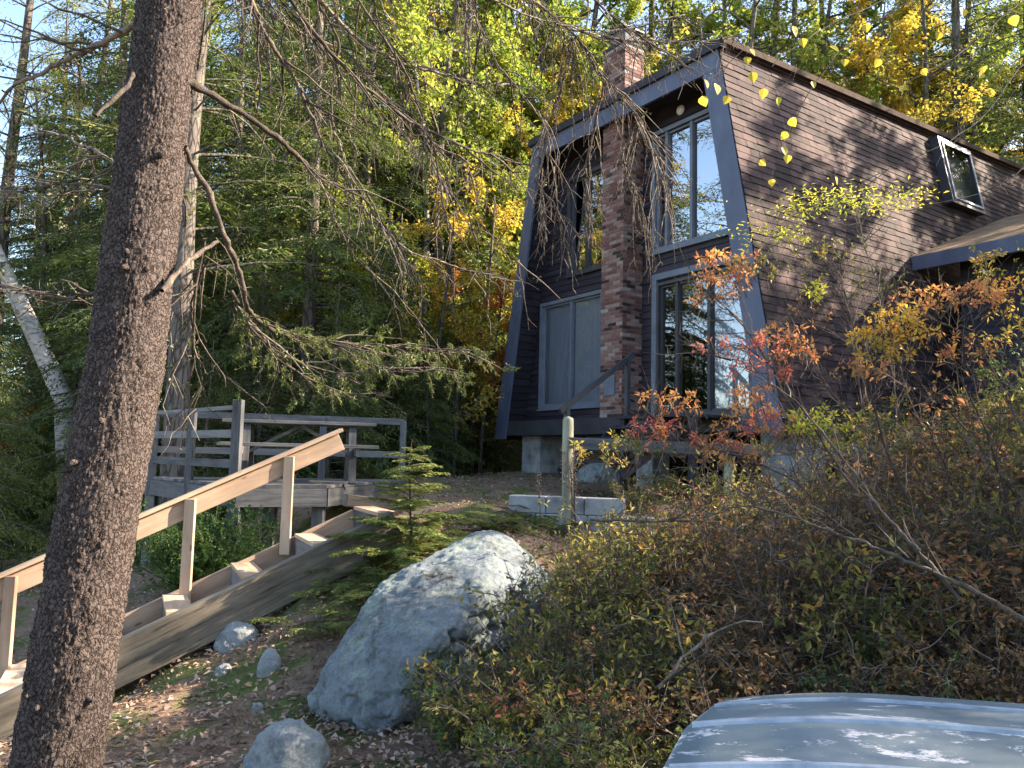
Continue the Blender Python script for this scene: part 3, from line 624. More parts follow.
# ------------------------------------------------------------------ wooden rail fence in front of the house
def fence():
    A = at(568,455,9.2); B = at(730,455,8.9); C_ = at(908,455,8.6)
    base = empty('rail_fence', (A[0],A[1],hz(A[0],A[1]))); o0 = np.array(base.location); tag(base, 'low grey wooden rail fence with round-topped posts in front of the stoop', 'fence')
    for P, tz, rr in ((A,2.09,.066),(B,1.86,.06),(C_,2.05,.06)):
        zb = hz(P[0],P[1])-.15; mb = MB()
        zz = np.array([zb, zb+.3, (zb+tz)/2, tz-.05, tz-.015, tz]); mb.tube(np.array([(P[0]+.01*math.sin(z*9),P[1],z) for z in zz])-o0, np.array([rr,rr,rr*.97,rr*.96,rr*.8,.003]), 12); mb.build('post', M['old_post'], base, smooth=True)
    for (p,q,za,zb_) in ((A,B,1.78,1.74),(B,C_,1.74,1.78),):
        mb = MB(); mb.beam(np.array([p[0],p[1]-.09,za])-o0, np.array([q[0],q[1]-.09,zb_])-o0, .045, .13 if za>1.6 else .10); mb.build('rail', M['old_wood'], base)
M['old_post'] = surf('mossy_grey_post', [(.3,(.14,.14,.09)),(.5,(.27,.27,.19)),(.7,(.40,.38,.29))], scale=8, stretch=(1,1,.25), rough=.9, bump=.5, dist=.004)
fence()

# ------------------------------------------------------------------ retaining wall and path timbers
def retaining():
    a = at(508,515,9.35); b = at(618,526,9.0); a[2]=b[2]=0
    d = (b-a); L = np.linalg.norm(d); d/=L; n = np.array([-d[1], d[0], 0])
    z0 = .76; root = empty('retaining_wall', (a[0],a[1],z0)); tag(root, 'low retaining wall of pale concrete blocks beside the boulder', 'wall')
    for row in range(2):
        s = 0 if row else -.12
        while s < L:
            mb = MB(); e = .45
            M_ = (np.stack([d,n,[0,0,1]],1), d*s+n*rnd.uniform(-.012,.012))
            mb.box((.004,0,row*.20+.003),(e-.004,.22,row*.20+.197), M_); mb.build('block', M['concrete'], root, bevel=.008); s += e
retaining()
def timber(name, p, q, wd, ht, label, cat='timber', mat='timber', group=None):
    p = np.asarray(p,float); q = np.asarray(q,float); mb = MB(); mb.beam(p*0, q-p, wd, ht); o = mb.build(name, M[mat], None, bevel=.008); o.location = p; tag(o, label, cat, group); return o
timber('edging_timber', at(398,510,9.3), at(474,507,9.8), .12, .12, 'grey edging timber along the near side of the needle path')
p1 = at(345,500,8.3); p2 = at(402,507,8.6)
timber('edging_timber', p1, p2, .13, .13, 'pale edging timber at the top of the stairs')

# ------------------------------------------------------------------ garden stairs
def stairs():
    F1 = np.array([-2.09,7.28,.76]); r = np.array([.9,.43,.45]); perp = np.array([.43,-.9,0])
    root = empty('garden_stairs', (F1[0],F1[1],F1[2]-.3)); o0 = np.array(root.location); tag(root, 'long timber box staircase filled with leaves, running down past the big trunk', 'stairs')
    top, bot = .72, -3.6
    W = .9
    def line(off, s, dz=0): return F1 + perp*off + r*s + np.array([0,0,dz]) - o0
    mb = MB(); mb.beam(line(0,bot,-.12), line(0,top,-.12), .045, .24); mb.build('stringer', M['new_wood'], root, bevel=.004)
    mb = MB(); mb.beam(line(W,bot,-.16), line(W,top+.12,-.16), .10, .32); mb.build('stringer', M['timber'], root, bevel=.008)
    rl = np.array([.9,.43]) / np.linalg.norm([.9,.43])
    k = 0; s = top
    dr = np.array([rl[0], rl[1], 0]); pr = np.array([rl[1], -rl[0], 0])
    while s > bot:
        base = F1 + r*s - o0
        z = base[2]-.0
        # riser + tread end + fill box
        M_ = (np.stack([pr, dr, [0,0,1]],1), np.array([base[0],base[1],0]))
        mb = MB(); mb.box((.03,-.04,z-.20),(W-.055,.0,z-.012), M_); mb.build('riser', M['old_wood'], root)
        mb = MB(); mb.box((.03,-.045,z-.010),(W-.055,.15,z+.022), M_); mb.build('tread', M['new_wood'] if k%1==0 else M['timber'], root, bevel=.003)
        mb = MB(); mb.box((.03,.151,z-.10),(W-.055,.495,z-.06), M_); mb.build('step_fill', M['fill'], root)
        s -= .54; k += 1
    # handrail
    def rp(px,py,Y): return at(px,py,Y)
    ra, rb = rp(341,441,7.5), rp(-60,615,6.12)
    d = rb-ra
    mb = MB(); mb.beam(ra-o0, rb-o0, .04, .17); hr = mb.build('handrail', M['new_wood'], root, bevel=.004)
    mb = MB(); mb.beam(ra-o0+np.array([.0,-.0,.105]), rb-o0+np.array([0,0,.105]), .12, .032); mb.build('rail_cap', M['new_wood'], hr, bevel=.003)
    for px, py in ((285,449),(187,493),(8,575)):
        t = (px-341)/(-60-341); # along the rail in the picture, refine by projecting
        best = min(np.linspace(0,1,400), key=lambda u: abs(proj(ra+d*u)[0]-px)); P = ra+d*best
        zf = P[2]-.86 
        mb = MB(); q = P-o0+np.array([.045,-.04,0]); mb.box((q[0]-.045,q[1]-.02,q[2]-.80),(q[0]+.045,q[1]+.02,q[2]+.08)); mb.build('post', M['new_wood'], root, bevel=.003)
def proj(P):
    q = RC.T @ (np.array(P)-EYE); return (CW/2+FPX*q[0]/-q[2], CH/2-FPX*q[1]/-q[2])
M['fill'] = surf('leafy_gravel_fill', [(.3,(.07,.045,.03)),(.5,(.16,.10,.065)),(.7,(.30,.21,.14))], scale=14, rough=.95, bump=.9, bscale=40, dist=.02)
stairs()

# ------------------------------------------------------------------ deck with railing and picnic table
def deck():
    a = at(327,482,9.0); b = at(236,492,8.6); c = at(150,477,10.6)
    zt_ = 1.24
    root = empty('deck', (b[0],b[1],zt_-.9)); o0 = np.array(root.location); tag(root, 'raised grey wooden deck with open board railing behind the stairs', 'deck')
    def P(x,y,z): return np.array([x,y,z])-o0
    A = np.array([a[0],a[1]]); B = np.array([b[0],b[1]]); C2 = np.array([c[0],c[1]]); q_ = at(402,470,11.6); Dp = np.array([q_[0],q_[1]]); Dp2 = C2
    # boards run parallel to A-B
    n = 22
    mb = MB()
    for i in range(n):
        t0, t1 = i/n, (i+.94)/n
        q = [B+(C2-B)*t0, A+(Dp-A)*t0, A+(Dp-A)*t1, B+(C2-B)*t1]
        v = [(x,y,zt_-.035) for x,y in q]+[(x,y,zt_) for x,y in q]; v = np.array(v)-o0
        mb.add(v, [[0,3,2,1],[4,5,6,7],[0,1,5,4],[1,2,6,5],[2,3,7,6],[3,0,4,7]])
    mb.build('deck_boards', M['old_wood'], root)
    for (p,q) in ((B,A),(B,C2),(A,Dp),(C2,Dp)):
        mb = MB(); mb.beam(P(*p,zt_-.14), P(*q,zt_-.14), .045, .20); mb.build('rim_joist', M['old_wood'], root)
    def post(p, z0, z1, w_=.09, nm='post'):
        mb = MB(); q = P(*p,0); mb.box((q[0]-w_/2,q[1]-w_/2,z0-o0[2]),(q[0]+w_/2,q[1]+w_/2,z1-o0[2])); mb.build(nm, M['old_wood'], root, bevel=.004)
    top = zt_+.86
    for t in (0.02,.5,.98): 
        p = B+(C2-B)*t; post(p, zt_-.25 if t else zt_-.25, top + (.06 if t < .1 else 0), .10 if t<.1 else .085)
    for z in (top-.02, zt_+.55, zt_+.22):
        mb = MB(); mb.beam(P(*(B+(C2-B)*.03), z), P(*(B+(C2-B)*.99), z), .04, .09 if z<top-.1 else .045); mb.build('rail_board', M['old_wood'], root)
    for t in (.0,.33,.66,1): post(C2+(Dp-C2)*t, zt_-.25, top, .085)
    for z in (top-.02, zt_+.36):
        mb = MB(); mb.beam(P(*C2, z), P(*Dp, z), .04, .09); mb.build('rail_board', M['old_wood'], root)
    for p in (B+(C2-B)*.02+ (A-B)*.02, C2+(A-B)*.04, (A+B)/2+(C2-B)*.1, A+(C2-B)*.06, Dp): 
        g = hz(*p); post(p, g-.2, zt_-.24, .13, 'support_post')
    # picnic table on the deck
    q_ = at(300,450,9.9); cen = np.array([q_[0],q_[1]])
    ang = .25
    pt = empty('picnic_table', (cen[0],cen[1],zt_+.002), ang); tag(pt, 'weathered picnic table with attached benches standing on the deck', 'picnic table')
    mb = MB()
    for i in range(5): mb.box((-.9,-.36+.146*i,.70),(.9,-.36+.146*i+.135,.74))
    mb.build('tabletop', M['old_wood'], pt, bevel=.003)
    for s_ in (-1,1):
        mb = MB(); 
        for k in range(2): mb.box((-.9,s_*.70-.14+.142*k,.42),(.9,s_*.70-.14+.142*k+.135,.46))
        mb.build('bench', M['old_wood'], pt, bevel=.003)
        for e in (-1,1):
            mb = MB(); mb.beam((s_*.62,e*.28,.69),(s_*.62,e*.62,.0),.04,.09,up=(1,0,0)); mb.build('leg', M['old_wood'], pt)
        mb = MB(); mb.box((s_*.66-.02,-.80,.33),(s_*.66+.02,.80,.419)); mb.build('bench_support', M['old_wood'], pt)
        mb = MB(); mb.beam((s_*.60,0,.36),(0,0,.69),.04,.09,up=(0,1,0)); mb.build('brace', M['old_wood'], pt)
deck()

# ------------------------------------------------------------------ rocks
def rock(name, pts, label, sub=4, amp=.04, fs=2.2, rough=(.012, 14), seed=0, mat='rock', group=None, ledges=0):
    pts = np.array(pts, float); c = pts.mean(0); c[2] = pts[:,2].min()
    bm = bmesh.new()
    for p in pts-c: bm.verts.new(p)
    r = bmesh.ops.convex_hull(bm, input=bm.verts)
    bmesh.ops.delete(bm, geom=[g for g in r['geom_interior'] if isinstance(g, bmesh.types.BMVert)], context='VERTS')
    bmesh.ops.triangulate(bm, faces=bm.faces)
    bmesh.ops.bevel(bm, geom=list(bm.edges), offset=.035*np.ptp(pts[:,0]), segments=2, affect='EDGES', clamp_overlap=True)
    me = D.meshes.new(name); bm.to_mesh(me); bm.free()
    o = D.objects.new(name, me); COL.objects.link(o); o.location = c
    md = o.modifiers.new('r','REMESH'); md.mode = 'VOXEL'; md.voxel_size = max(.011, np.ptp(pts[:,0])/110)
    dg = bpy.context.evaluated_depsgraph_get(); me2 = D.meshes.new_from_object(o.evaluated_get(dg)); o.modifiers.clear(); o.data = me2; me2.name = name
    nv = len(me2.vertices); co = np.empty(nv*3, np.float32); me2.vertices.foreach_get('co', co); co = co.reshape(-1,3).astype(float)
    no = np.empty(nv*3, np.float32); me2.vertices.foreach_get('normal', no); no = no.reshape(-1,3)
    so = Vector((seed*3.1, seed*1.7, seed))
    dsp = np.zeros(nv)
    for i, p in enumerate(co):
        q = Vector(p)
        a = mnoise.fractal(q*fs+so, .9, 2.1, 5)*amp + mnoise.fractal(q*rough[1]+so, .8, 2, 3)*rough[0]
        if ledges:
            t = mnoise.ridged_multi_fractal(q*ledges+so, .9, 2.2, 4, .9, 2.0)
            side = max(0.0, min(1.0, (.52-no[i][2])*2.2)); a -= side*min(max(t-.8,0),1)*.10
        dsp[i] = a
    co = co + no*dsp[:,None]
    me2.vertices.foreach_set('co', co.astype(np.float32).ravel()); me2.update()
    me2.polygons.foreach_set('use_smooth', np.ones(len(me2.polygons), bool)); me2.materials.clear(); me2.materials.append(M[mat])
    tag(o, label, 'rock', group); return o
B_ = [at(*p) for p in ((309,700,4.72),(320,674,4.78),(345,632,4.98),(372,588,5.3),(396,570,5.45),(440,552,5.7),(470,534,6.0),(492,529,6.0),(516,540,5.9),(536,566,5.7),(541,600,5.6),
   (388,727,4.40),(340,720,4.52),(436,640,4.50),(372,640,4.70),(475,588,4.92),(525,582,5.3),(350,690,4.50),(405,628,4.62),
   (455,705,5.3),(500,680,5.6),(535,650,5.7))]
B_ += [np.array([p[0]+.15,p[1]+.8,p[2]-.2]) for p in (B_[1],B_[4],B_[7],B_[9])] + [np.array([p[0],p[1]+.6,-.35]) for p in (B_[0],B_[9])] + [np.array([p[0]+dx,p[1]+.25,-.4]) for p,dx in ((B_[11],-.02),(B_[12],.05),(B_[19],0))]
rock('boulder', B_, 'huge pale grey lichen-covered boulder in the middle of the slope', amp=.030, fs=2.6, rough=(.012,13), seed=3, ledges=4.2, mat='boulder')
def ground_hit(px, py):
    d = at(px,py,1.0)-EYE; lo = .8
    for Y in np.arange(.8, 60, .02):
        p = EYE+d*Y
        if p[2] <= hz(p[0],p[1]): return p
    return EYE+d*60
def small_rock(px, py, wpx, hpx, Y, label, seed):
    """px,py: the middle of the rock's foot in the photograph"""
    c = ground_hit(px, py); Y = c[1]; sx = wpx/FPX*Y/2; sz = hpx/FPX*Y; c = c+np.array([0,sx*.7,0]); r_ = random.Random(seed); pts = []
    for rr, zz, n in ((1.0,-.25,9),(1.02,.25,9),(.78,.72,7),(.35,1.0,4)):
        for k in range(n):
            a = (k+r_.random()*.6)*2*PI/n; q = rr*r_.uniform(.85,1.1); pts.append((c[0]+math.cos(a)*sx*q, c[1]+math.sin(a)*sx*.8*q, c[2]+sz*(zz+r_.uniform(-.1,.05))))
    rock('rock', pts, label, amp=.10*sx, fs=1.2/sx, rough=(.03*sx,5/sx), seed=seed)
small_rock(278,782,88,46,3.7,'rounded pale green-grey rock at the bottom edge of the picture',5)
small_rock(232,652,50,24,5.6,'flat grey rock half buried below the stair beam',6)
small_rock(267,676,26,24,5.1,'small upright grey rock between stair beam and boulder',7)
small_rock(222,676,22,10,5.1,'small flat rock sunk in leaves below the stair beam',8)
small_rock(724,545,70,30,7.3,'grey rock behind the shrubs below the fence',9)
small_rock(600,482,60,18,11.5,'low grey stone at the foot of the stoop',10)
small_rock(256,712,14,8,4.5,'tiny pale stone lying in the fallen leaves',12)

# ------------------------------------------------------------------ upturned boat
def boat():
    m, nt, out = newmat('worn_boat_paint'); L = nt.links.new
    tc = N(nt, 'ShaderNodeTexCoord'); mp = N(nt, 'ShaderNodeMapping'); mp.inputs['Scale'].default_value = (.42,1.2,1.2); L(tc.outputs['Object'], mp.inputs[0])
    n1 = N(nt, 'ShaderNodeTexNoise', i_Scale=3.2, i_Detail=10, i_Roughness=.78, i_Distortion=.3); L(mp.outputs[0], n1.inputs['Vector'])
    rw = ramp(nt, [(.535,(0,0,0)),(.56,(1,1,1))]); L(n1.outputs[0], rw.inputs[0])
    n2 = N(nt, 'ShaderNodeTexNoise', i_Scale=2.0, i_Detail=6); L(tc.outputs['Object'], n2.inputs['Vector'])
    rb = ramp(nt, [(.3,(.085,.12,.135)),(.5,(.125,.165,.185)),(.7,(.17,.21,.225))]); L(n2.outputs[0], rb.inputs[0])
    mx = N(nt, 'ShaderNodeMixRGB'); mx.inputs[2].default_value = (.60,.58,.57,1); L(rw.outputs[0], mx.inputs[0]); L(rb.outputs[0], mx.inputs[1])
    # fine scratches along the hull
    mp2 = N(nt, 'ShaderNodeMapping'); mp2.inputs['Scale'].default_value = (2,90,90); L(tc.outputs['Object'], mp2.inputs[0]); n3 = N(nt, 'ShaderNodeTexNoise', i_Scale=1, i_Detail=4, i_Roughness=.8); L(mp2.outputs[0], n3.inputs['Vector'])
    rs3 = ramp(nt, [(.66,(0,0,0)),(.70,(.7,.7,.7))]); L(n3.outputs[0], rs3.inputs[0]); mx2 = N(nt, 'ShaderNodeMixRGB'); mx2.inputs[2].default_value = (.45,.47,.5,1); L(rs3.outputs[0], mx2.inputs[0]); L(mx.outputs[0], mx2.inputs[1])
    b = N(nt, 'ShaderNodeBsdfPrincipled', i_Roughness=.75); b.inputs['Specular IOR Level'].default_value = .5; L(mx2.outputs[0], b.inputs['Base Color'])
    bp = N(nt, 'ShaderNodeBump', i_Strength=.15, i_Distance=.01); L(n1.outputs[0], bp.inputs['Height']); L(bp.outputs[0], b.inputs['Normal']); L(b.outputs[0], out.inputs[0])
    M['boat'] = m
    ms = surf('boat_strake_paint', [(.3,(.16,.21,.26)),(.5,(.30,.36,.42)),(.75,(.48,.52,.56))], scale=9, rough=.4, bump=.15, spec=.5)
    # local: x along the hull from the far-left end, y across (+ far side), z up (hull bottom up)
    O_ = np.array([.70, 2.44, .31]); ax = math.radians(-12)
    root = empty('rowing_boat', tuple(O_), ax); tag(root, 'upturned blue-grey rowing boat with worn paint on the ground by the shrubs', 'boat')
    Ln = 3.5; ns = 40; hb = .62
    def section(u):
        # keel height over gunwale, half beams
        x = u*Ln
        rise = .60 - .05*(max(0,(.16-u)/.16))**2*1.2 - .10*max(0,(u-.35)/.65)**1.6
        hbm = hb*(.90+.10*math.sin(min(u/.5,1)*PI/2)) * (1 - max(0,(u-.55)/.45)**2*.85)
        return x, rise, hbm
    cr = [(-1.06,0),(-1.0,.55),(-.93,.86),(-.80,.925),(-.52,.955),(-.26,.98),(0,1.0),(.26,.98),(.52,.955),(.80,.925),(.93,.86),(1.0,.55),(1.06,0)]
    V = []
    for i in range(ns+1):
        u = i/ns; x, rise, hbm = section(u)
        for (yy, zz) in cr: V.append((x + .22*(yy-1)*hb*max(0,1-u*4) + .14*max(0,1-zz)*max(0,1-u*5), yy*hbm, zz*rise - .05))
    nc = len(cr); F_ = [[i*nc+j, i*nc+j+1, (i+1)*nc+j+1, (i+1)*nc+j] for i in range(ns) for j in range(nc-1)]
    mb = MB(); mb.add(V, F_); hull = mb.build('hull', M['boat'], root, smooth=True)
    md = hull.modifiers.new('s', 'SOLIDIFY'); md.thickness = .006
    # transom
    mb = MB(); sec = [v for v in V[:nc]]; mb.add([(v[0]-.001,v[1],v[2]) for v in sec], [list(range(nc))]); 
    tr = mb.build('transom', M['boat'], root); md = tr.modifiers.new('s', 'SOLIDIFY'); md.thickness = .02; md.offset = 1
    # strakes and keel
    for j, wd, nm in ((4,.035,'strake'),(8,.035,'strake'),(6,.045,'keel'),(10,.02,'chine_edge'),(2,.02,'chine_edge')):
        pts = []; 
        for i in range(ns+1):
            v = V[i*nc+j]; pts.append((v[0], v[1], v[2]))
        pts = np.array(pts); mb = MB(); v = []
        for p in pts: v += [(p[0],p[1]-wd/2,p[2]-.004),(p[0],p[1]-wd*.28,p[2]+.014),(p[0],p[1]+wd*.28,p[2]+.014),(p[0],p[1]+wd/2,p[2]-.004)]
        f = [[i*4+k, i*4+k+1, (i+1)*4+k+1, (i+1)*4+k] for i in range(ns) for k in range(3)]
        mb.add(v, f); mb.add(v[:4], [[0,1,2,3]]); mb.build(nm, ms, root)
    # rolled rim
    for s_ in (0, nc-1):
        mb = MB(); mb.tube([V[i*nc+s_] for i in range(ns+1)], .016, 8); mb.build('gunwale', ms, root, smooth=True)
    # rivets along the keel lines
    mb = MB()
    for j in (5,7):
        for i in range(0, 60):
            u = i/60; a = int(u*ns); t = u*ns-a; p = np.array(V[a*nc+j])*(1-t)+np.array(V[(a+1)*nc+j])*t
            mb.tube([p+(0,0,.0),p+(0,0,.003),p+(0,0,.0045)], [.006,.005,.0005], 6)
    tag(mb.build('rivets', M['boat'], root), kind='stuff')
boat()
# ================================================================== vegetation
def unit(v): return v/(np.linalg.norm(v, axis=-1, keepdims=True)+1e-9)

def conifer(seed, H, R, cs=1.0, rise=.15, droop=.5, step=.3, per=5, tw=.16, ql=.15, qw=.05, trunk_r=.18, keep=1.0, power=.8, dead=0):
    """trunk + branches in one mesh, needle sprays in another"""
    r = np.random.RandomState(seed); T = MB(); Nn = MB()
    zs = np.linspace(0, H, 14); bend = .12*np.sin(zs*.5+seed)
    axis = lambda z: np.array([.10*math.sin(z*.45+seed), .08*math.cos(z*.38+seed*2), z])
    T.tube([axis(z)-axis(0)*np.array([1,1,0]) for z in zs], trunk_r*(1-zs/H)**.8+.012, 9)
    a0 = axis(0)*np.array([1,1,0]); z = cs
    while z < H-.15:
        f = (z-cs)/(H-cs)
        for k in range(per):
            if r.rand() > keep: continue
            L = R*((1-f)**power)*r.uniform(.6,1.12)+.12; a = r.rand()*2*PI
            h = np.array([math.cos(a), math.sin(a), 0]); n = 6; t = np.linspace(0,1,n)
            pts = axis(z)-a0 + h[None,:]*(L*t)[:,None]; pts[:,2] += L*(rise*t-droop*t*t)*r.uniform(.7,1.3) + r.uniform(-.1,.1)
            side = np.array([-h[1],h[0],0]); pts += side[None,:]*(.12*L*np.sin(t*3)*r.uniform(-1,1))[:,None]
            T.tube(pts, .012*L*(1-t)+.004, 4)
            if z < cs+dead: continue
            m = max(3, int(L/tw)); u = np.linspace(.12,1,m)
            bp = np.stack([np.interp(u, t, pts[:,i]) for i in range(3)],1); bd = unit(np.gradient(bp, axis=0))
            for sg in (-1,1):
                tl = (.42*L*(1-u)+.16)*r.uniform(.6,1.1,m)
                td = unit(bd*.75 + sg*side[None,:]*.8 + np.array([0,0,-.12])[None,:] + r.normal(0,.12,(m,3)))
                q = max(2, int(.42*L*.6/(ql*.7)))+2; uu = np.linspace(.0,1,q)
                c = bp[:,None,:] + td[:,None,:]*(tl[:,None]*uu[None,:])[:,:,None]
                c[:,:,2] -= (tl[:,None]*uu[None,:]**2)*.28
                d = np.repeat(td[:,None,:], q, 1) + r.normal(0,.38,(m,q,3))
                nr = np.array([0,0,1.0])+r.normal(0,.45,(m,q,3))
                Nn.leaves((c+r.normal(0,.02,c.shape)).reshape(-1,3), d.reshape(-1,3), nr.reshape(-1,3), ql*r.uniform(.7,1.3,m*q), qw*r.uniform(.6,1.2,m*q), r.rand(m*q))
        z += step*r.uniform(.7,1.2)
    return T.mesh('conifer_trunk', True), Nn.mesh('conifer_crown')

def broadleaf(seed, H, R, cs=.35, limbs=16, subs=7, twigs=5, nl=11, ll=.10, lw=.07, trunk_r=.13, up=.6, keep=1.0, fork=False):
    r = np.random.RandomState(seed); T = MB(); Lf = MB()
    zs = np.linspace(0,H,12)
    ax = lambda z: np.array([.25*math.sin(z*.30+seed)*z/H*2, .22*math.cos(z*.27+seed)*z/H*2, z])
    T.tube([ax(z) for z in zs], trunk_r*(1-zs/H)**.7+.012, 9)
    C=[];Dd=[]
    for i in range(limbs):
        f = (i+r.rand())/limbs; z = H*(cs+(1-cs)*f*.97); a = r.rand()*2*PI
        L = R*(1-.65*f)*r.uniform(.6,1.15); h = np.array([math.cos(a),math.sin(a),up*r.uniform(.5,1.5)]); n=6; t=np.linspace(0,1,n)
        P = ax(z)+h[None,:]*(L*t)[:,None]+np.cumsum(r.normal(0,.05*L,(n,3)),0)*t[:,None]
        T.tube(P, trunk_r*.35*(1-f*.5)*(1-t)**.8+.006, 5)
        for j in range(subs):
            u = .25+.75*(j+r.rand())/subs; b = np.array([np.interp(u,t,P[:,k]) for k in range(3)])
            d = unit(h*.6+r.normal(0,.6,3)+np.array([0,0,.15])); l2 = L*.38*r.uniform(.5,1.2)
            Q = b+d[None,:]*(l2*np.linspace(0,1,4))[:,None]+np.cumsum(r.normal(0,.04*l2,(4,3)),0)
            T.tube(Q, np.array([.014,.010,.007,.003])*(.6+trunk_r*3), 4)
            for k in range(twigs):
                if r.rand() > keep: continue
                u2 = r.rand(); b2 = Q[min(int(u2*3),2)]*(1-(u2*3%1))+Q[min(int(u2*3)+1,3)]*(u2*3%1)
                d2 = unit(d+r.normal(0,.7,3)); l3 = l2*.4*r.uniform(.5,1.3)+.08
                T.tube([b2, b2+d2*l3], [.004,.002], 3)
                uu = r.rand(nl); C.append(b2+d2[None,:]*(l3*uu)[:,None]+r.normal(0,.05+.03*l3,(nl,3))); dd = unit(d2[None,:]+r.normal(0,.8,(nl,3))); dd[:,2] -= .45; Dd.append(dd)
    C=np.concatenate(C);Dd=np.concatenate(Dd);m=len(C)
    nr = np.array([0,0,1.0])+r.normal(0,.55,(m,3))
    Lf.leaves(C, Dd, nr, ll*r.uniform(.6,1.25,m), lw*r.uniform(.6,1.25,m), r.rand(m), fold=.12)
    return T.mesh('tree_trunk', True), Lf.mesh('tree_crown')

def plant_tree(kind, meshes, mats, x, y, rz, sc, label, cat='tree', group=None, sink=.1, lean=(0,0)):
    o = empty(kind, (x, y, hz(x,y)-sink), rz); o.scale = (sc,)*3; o.rotation_euler = (lean[0], lean[1], rz); tag(o, label, cat, group)
    for me, nm, mt in zip(meshes, ('trunk','crown'), mats):
        if me is None: continue
        c = D.objects.new(nm, me); COL.objects.link(c); c.parent = o
        if len(me.materials) == 0: me.materials.append(M[mt])
        c.material_slots[0].link = 'OBJECT'; c.material_slots[0].material = M[mt]
    return o
HEM = [conifer(s, 15, 3.1, cs=1.2, rise=.12, droop=.42, step=.34, per=6, tw=.14, ql=.115, qw=.034, trunk_r=.17, keep=.85) for s in (1,2)]
HEMS = [conifer(5, 6.0, 1.9, cs=.25, rise=.18, droop=.45, step=.2, per=5, tw=.10, ql=.075, qw=.024, trunk_r=.06, keep=.95)]
PINE = [conifer(s, 19, 3.0, cs=5.5, rise=.35, droop=.25, step=.7, per=4, tw=.18, ql=.16, qw=.030, trunk_r=.22, keep=.8, power=.5) for s in (7,8)]
DEC = [broadleaf(s, 13, 3.2, cs=.28, limbs=22, subs=8, twigs=5, nl=17, ll=.12, lw=.085, trunk_r=.12) for s in (3,4)]
DECS = [broadleaf(9, 6, 1.9, cs=.2, limbs=14, subs=6, twigs=4, nl=9, ll=.10, lw=.07, trunk_r=.05, keep=.9)]
BARE = [broadleaf(12, 15, 2.6, cs=.4, limbs=20, subs=6, twigs=3, nl=4, ll=.13, lw=.09, trunk_r=.12, keep=.35)]
for L_ in (HEM, HEMS, PINE, DEC, DECS, BARE):
    for a, b in L_: a['p']=1
KIND = {
 'q': ('hemlock_tree', HEMS,'far_bark','n_sunlit_tint','tree','young sunlit-tinted yellow-green hemlock'),  # kind: (name, meshes, trunk material, crown material, category, colour words)
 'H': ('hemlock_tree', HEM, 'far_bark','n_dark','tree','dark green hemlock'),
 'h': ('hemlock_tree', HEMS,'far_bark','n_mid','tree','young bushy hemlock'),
 'P': ('pine_tree', PINE,'far_bark','n_mid','tree','tall bare-stemmed pine'),
 'p': ('pine_tree', PINE,'far_bark','n_sunlit_tint','tree','pale sunlit-tinted pine'),
 'G': ('maple_tree', DEC,'far_bark','l_yg','tree','yellow-green maple'),
 'Y': ('maple_tree', DEC,'far_bark','l_yel','tree','bright yellow maple'),
 'y': ('maple_tree', DECS,'far_bark','l_yel','tree','small yellow-leaved maple'),
 'g': ('maple_tree', DECS,'far_bark','l_yg','tree','small yellow-green maple'),
 'o': ('maple_tree', DECS,'far_bark','l_org','tree','small orange-leaved maple'),
 'O': ('maple_tree', DEC,'far_bark','l_org','tree','orange maple'),
 'B': ('birch_tree', BARE,'pale_bark','l_yel','tree','nearly leafless pale birch'),
 'b': ('oak_tree', BARE,'far_bark','l_yg','tree','nearly leafless grey-stemmed tree'),
}
def where(px, Y):
    if px < -10: h = 'beyond the left edge'
    elif px < 75: h = 'left of the big foreground trunk'
    elif px < 190: h = 'close behind the big foreground trunk'
    elif px < 270: h = 'behind the deck railing'
    elif px < 350: h = 'behind the picnic table'
    elif px < 430: h = 'right of the picnic table'
    elif px < 500: h = 'just left of the house'
    elif px < 600: h = 'behind the left side of the house roof'
    elif px < 700: h = 'behind the chimney top'
    elif px < 800: h = 'behind the near roof corner'
    elif px < 920: h = 'behind the middle of the long roof edge'
    elif px < 1000: h = 'behind the roof window'
    else: h = 'behind the far right of the roof'
    d = 'nearest row' if Y < 16 else ('second row' if Y < 21 else ('middle row' if Y < 28 else ('far row' if Y < 36 else 'farthest row')))
    return h, d
